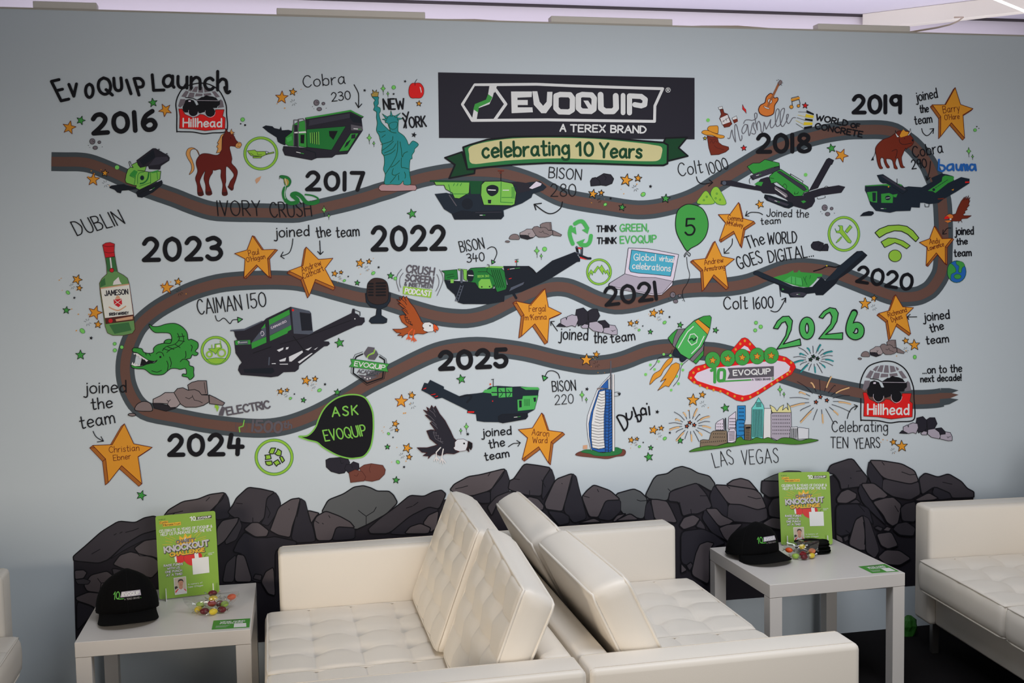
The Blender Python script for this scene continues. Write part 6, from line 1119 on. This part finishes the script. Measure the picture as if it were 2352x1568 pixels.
def sweets_bag(label, x, y, rz, W, Hh, bulge, tilt):
    """half-round clear bag: straight open edge on top, curved bottom"""
    root = empty('sweets_bag', (x, y, .4505), rz); tag(root, label, 'bag', 'clear bags of sweets')
    rr = random.Random(int(W*1000)); ct, st = math.cos(tilt), math.sin(tilt)
    for s in (-1, 1):
        bm = bmesh.new(); g = []
        for i in range(25):
            th = math.pi*i/24; row = []
            for j in range(9):
                r = j/8; px = W/2*r*math.cos(th); pz = Hh*(1-r*math.sin(th))
                dep = (0.35*bulge+bulge*math.sin(math.pi*min(1, .25+.75*r))*math.sin(th)**.6)*(1-r**6) if th not in (0,) else 0
                wv = .0015*math.sin(9*th+5*r+s)
                yy = s*dep+wv; row.append(bm.verts.new((px, yy*ct+pz*st, max(.0006, pz*ct-yy*st*.5+.0006))))
            g.append(row)
        for i in range(24):
            for j in range(8):
                try: bm.faces.new((g[i][j], g[i+1][j], g[i+1][j+1], g[i][j+1]))
                except ValueError: pass
        obj('front_sheet' if s < 0 else 'back_sheet', bm, CLEAR, root, True)
    return root
SW = dict(red=(150, 26, 40), yellow=(232, 206, 60), green=(164, 200, 84), orange=(236, 92, 34), peach=(240, 140, 84), plum=(104, 34, 40))
def sweet(label, x, y, z, col, rz, s=1., tilt=0.):
    m = mat('boiled_sweet_'+col, SW[col], rough=.4, spec=.4)
    root = empty('wrapped_sweet', (x, y, z), rz); root.rotation_euler = (tilt, 0, rz); tag(root, label, 'sweet', 'wrapped boiled sweets')
    bm = bmesh.new(); bmesh.ops.create_uvsphere(bm, u_segments=18, v_segments=12, radius=1, matrix=Matrix.Diagonal((.0125*s, .0092*s, .0085*s, 1)))
    obj('candy', bm, m, root, True)
    bm = bmesh.new()
    for sg in (-1, 1):
        c = [bm.verts.new((sg*.0115*s, 0, 0))]; n = 9; ring_ = [bm.verts.new((sg*(.021+.002*(k % 2))*s, .0075*s*math.cos(2*math.pi*k/n), .006*s*math.sin(2*math.pi*k/n)+.0015*(k % 2))) for k in range(n)]
        for k in range(n): bm.faces.new((c[0], ring_[k], ring_[(k+1) % n]))
    obj('wrapper', bm, CLEAR, root)
    return root
bx, by = -.703, -.425
sweets_bag('clear bag of sweets on the left-hand table, beside the cap', bx, by, R(6), .19, .062, .042, .5)
for l, dx, dy, dz, c, rz, tl_ in (('dark plum sweet on top of the left-hand bag\'s heap', .002, .036, .052, 'plum', .1, 0), ('yellow sweet just under the plum one in the left-hand bag', .004, .022, .038, 'yellow', .2, .1), ('red sweet in the middle of the left-hand bag', .0, .004, .026, 'red', -.2, 0), ('yellow sweet lowest at the front of the left-hand bag', .006, -.036, .0098, 'yellow', .5, 0), ('plum sweet at the front left of the left-hand bag', -.024, -.022, .0096, 'plum', .2, 0), ('plum sweet at the right of the red one, left-hand bag', .026, .010, .022, 'plum', .7, 0), ('green sweet at the right of the left-hand bag', .042, .006, .020, 'green', .6, 0), ('orange sweet at the far right of the left-hand bag', .066, .030, .036, 'orange', .4, 0), ('green sweet at the back left of the left-hand bag', -.040, .026, .018, 'green', -.5, 0), ('yellow sweet at the left edge of the left-hand bag', -.046, .002, .0105, 'yellow', .9, 0), ('plum sweet at the front right of the left-hand bag', .034, -.020, .0096, 'plum', -.4, 0)):
    sweet(l, bx+dx*1.0, by+dy*1.05, .4532+dz, c, rz, 1.24, tl_)
bx, by = 1.552, -.345
sweets_bag('clear half-round bag of sweets on the right-hand table, beside the cap', bx, by, R(-6), .15, .064, .026, .25)
for l, dx, dy, dz, c, rz, tl_ in (('orange sweet at the left of the right-hand bag', -.046, .006, .030, 'orange', -.8, 0), ('green sweet at the front left of the right-hand bag', -.030, -.008, .010, 'green', -.3, 0), ('red sweet in the middle of the right-hand bag', -.002, -.006, .016, 'red', .1, 0), ('yellow sweet highest in the right-hand bag', .004, .008, .038, 'yellow', .4, 0), ('peach sweet at the right of the right-hand bag', .036, .0, .022, 'peach', .1, 0), ('yellow sweet at the front right of the right-hand bag', .026, -.014, .0096, 'yellow', .5, 0), ('plum sweet lowest at the front of the right-hand bag', -.006, -.020, .0092, 'plum', .2, 0)):
    sweet(l, bx+dx*1.15, by+dy*1.5, .4536+dz, c, rz, 1.2, tl_)

# ================================================================ along the top of the partition
BARM = mat('beige_painted_bar', (236, 230, 220), rough=.5, metal=0.)
CABLE = mat('beige_cable', (206, 188, 166), rough=.6)
for (x0, x1, l) in ((-1.266, -1.049, 'short beige bar on top of the wall, above the launch lettering'), (-.41, .15, 'long beige bar on top of the wall, above the robed statue'), (.65, 1.156, 'beige bar on top of the wall, right of the dark logo rectangle'), (1.796, 2.22, 'beige bar on top of the wall, next to the hanging ceiling frame')):
    bm = bmesh.new(); box(bm, (x0, .002, 2.5772), (x1, .05, 2.602), .002, 1)
    tag(obj('wall_top_bar', bm, BARM), l, 'bar', 'beige bars along the wall top')
bm = bmesh.new()
P = [(x, .02+.006*math.sin(x*5), 2.5815+.0025*abs(math.sin(x*3.1))) for x in [-.9+k*.09 for k in range(6)]]
tube(bm, [(-1.3, .06, 2.5815), (-1.0, .06, 2.5815), (-.7, .062, 2.5815), (-.45, .062, 2.5815), (.0, .062, 2.5815), (.2, .05, 2.583), (.35, .04, 2.585), (.6, .062, 2.5815), (1.16, .062, 2.5815), (1.3, .04, 2.584), (1.45, .03, 2.586), (1.6, .045, 2.583), (1.79, .062, 2.5815), (2.2, .062, 2.5815), (2.27, .07, 2.592), (2.336, .09, 2.606), (2.457, .18, 2.636), (2.601, .3, 2.677), (2.745, .45, 2.727), (2.887, .62, 2.785), (2.96, .80, 2.824)], .004, 8)
tag(obj('cable', bm, CABLE, None, True), 'thin beige cable along the wall top, rising to the hanging frame', 'cable')
STRIP = ((2.53, .095, 2.8), (3.29, .612, 2.8))
d = Vector((.464, -.43, 0)).normalized(); nrm = Vector((.43, .464, 0)).normalized(); P1 = Vector((2.686, 1.1, 0))+d*.0
fr = empty('ceiling_frame', (P1.x, P1.y, 2.82), math.atan2(d.y, d.x)); tag(fr, 'cream hanging ceiling frame with a bright lamp strip, beyond the wall', 'lamp')
bm = bmesh.new(); box(bm, (-.06, 0, 0), (1.2, .06, .084), .002, 1); obj('side_panel', bm, mat('cream_panel', (238, 232, 220), rough=.5), fr)
bm = bmesh.new(); inv = fr.matrix_basis.inverted(); tube(bm, [inv @ Vector(STRIP[0]), inv @ Vector(STRIP[1])], .006, 8); lampm = bpy.data.materials.new('lamp_strip'); lampm.use_nodes = True; lb = lampm.node_tree.nodes['Principled BSDF']; lb.inputs['Emission Color'].default_value = (1, .98, 1, 1); lb.inputs['Emission Strength'].default_value = 3.; obj('lamp_strip', bm, lampm, fr)
# ================================================================ floor
bm = bmesh.new(); N = 22; rr = random.Random(2); rows = []
for z, r in ((.0008, .03), (.02, .042), (.045, .05), (.07, .036), (.088, .012)):
    rows.append([bm.verts.new((r*(1+.28*rr.uniform(-1, 1))*math.cos(2*math.pi*k/N), .7*r*(1+.28*rr.uniform(-1, 1))*math.sin(2*math.pi*k/N), z+.006*rr.uniform(0, 1)*(z > .01))) for k in range(N)])
for A1, B1 in zip(rows, rows[1:]):
    for k in range(N): bm.faces.new((A1[k], A1[(k+1) % N], B1[(k+1) % N], B1[k]))
bm.faces.new(rows[0][::-1]); bm.faces.new(rows[-1])
g = obj('green_bag', bm, mat('green_plastic', (44, 104, 34), rough=.5)); g.location = (2.172, -.10, 0); g.scale = (.8, .8, .95)
tag(g, 'crumpled green bag on the floor behind the sofa by the right-hand table', 'bag')
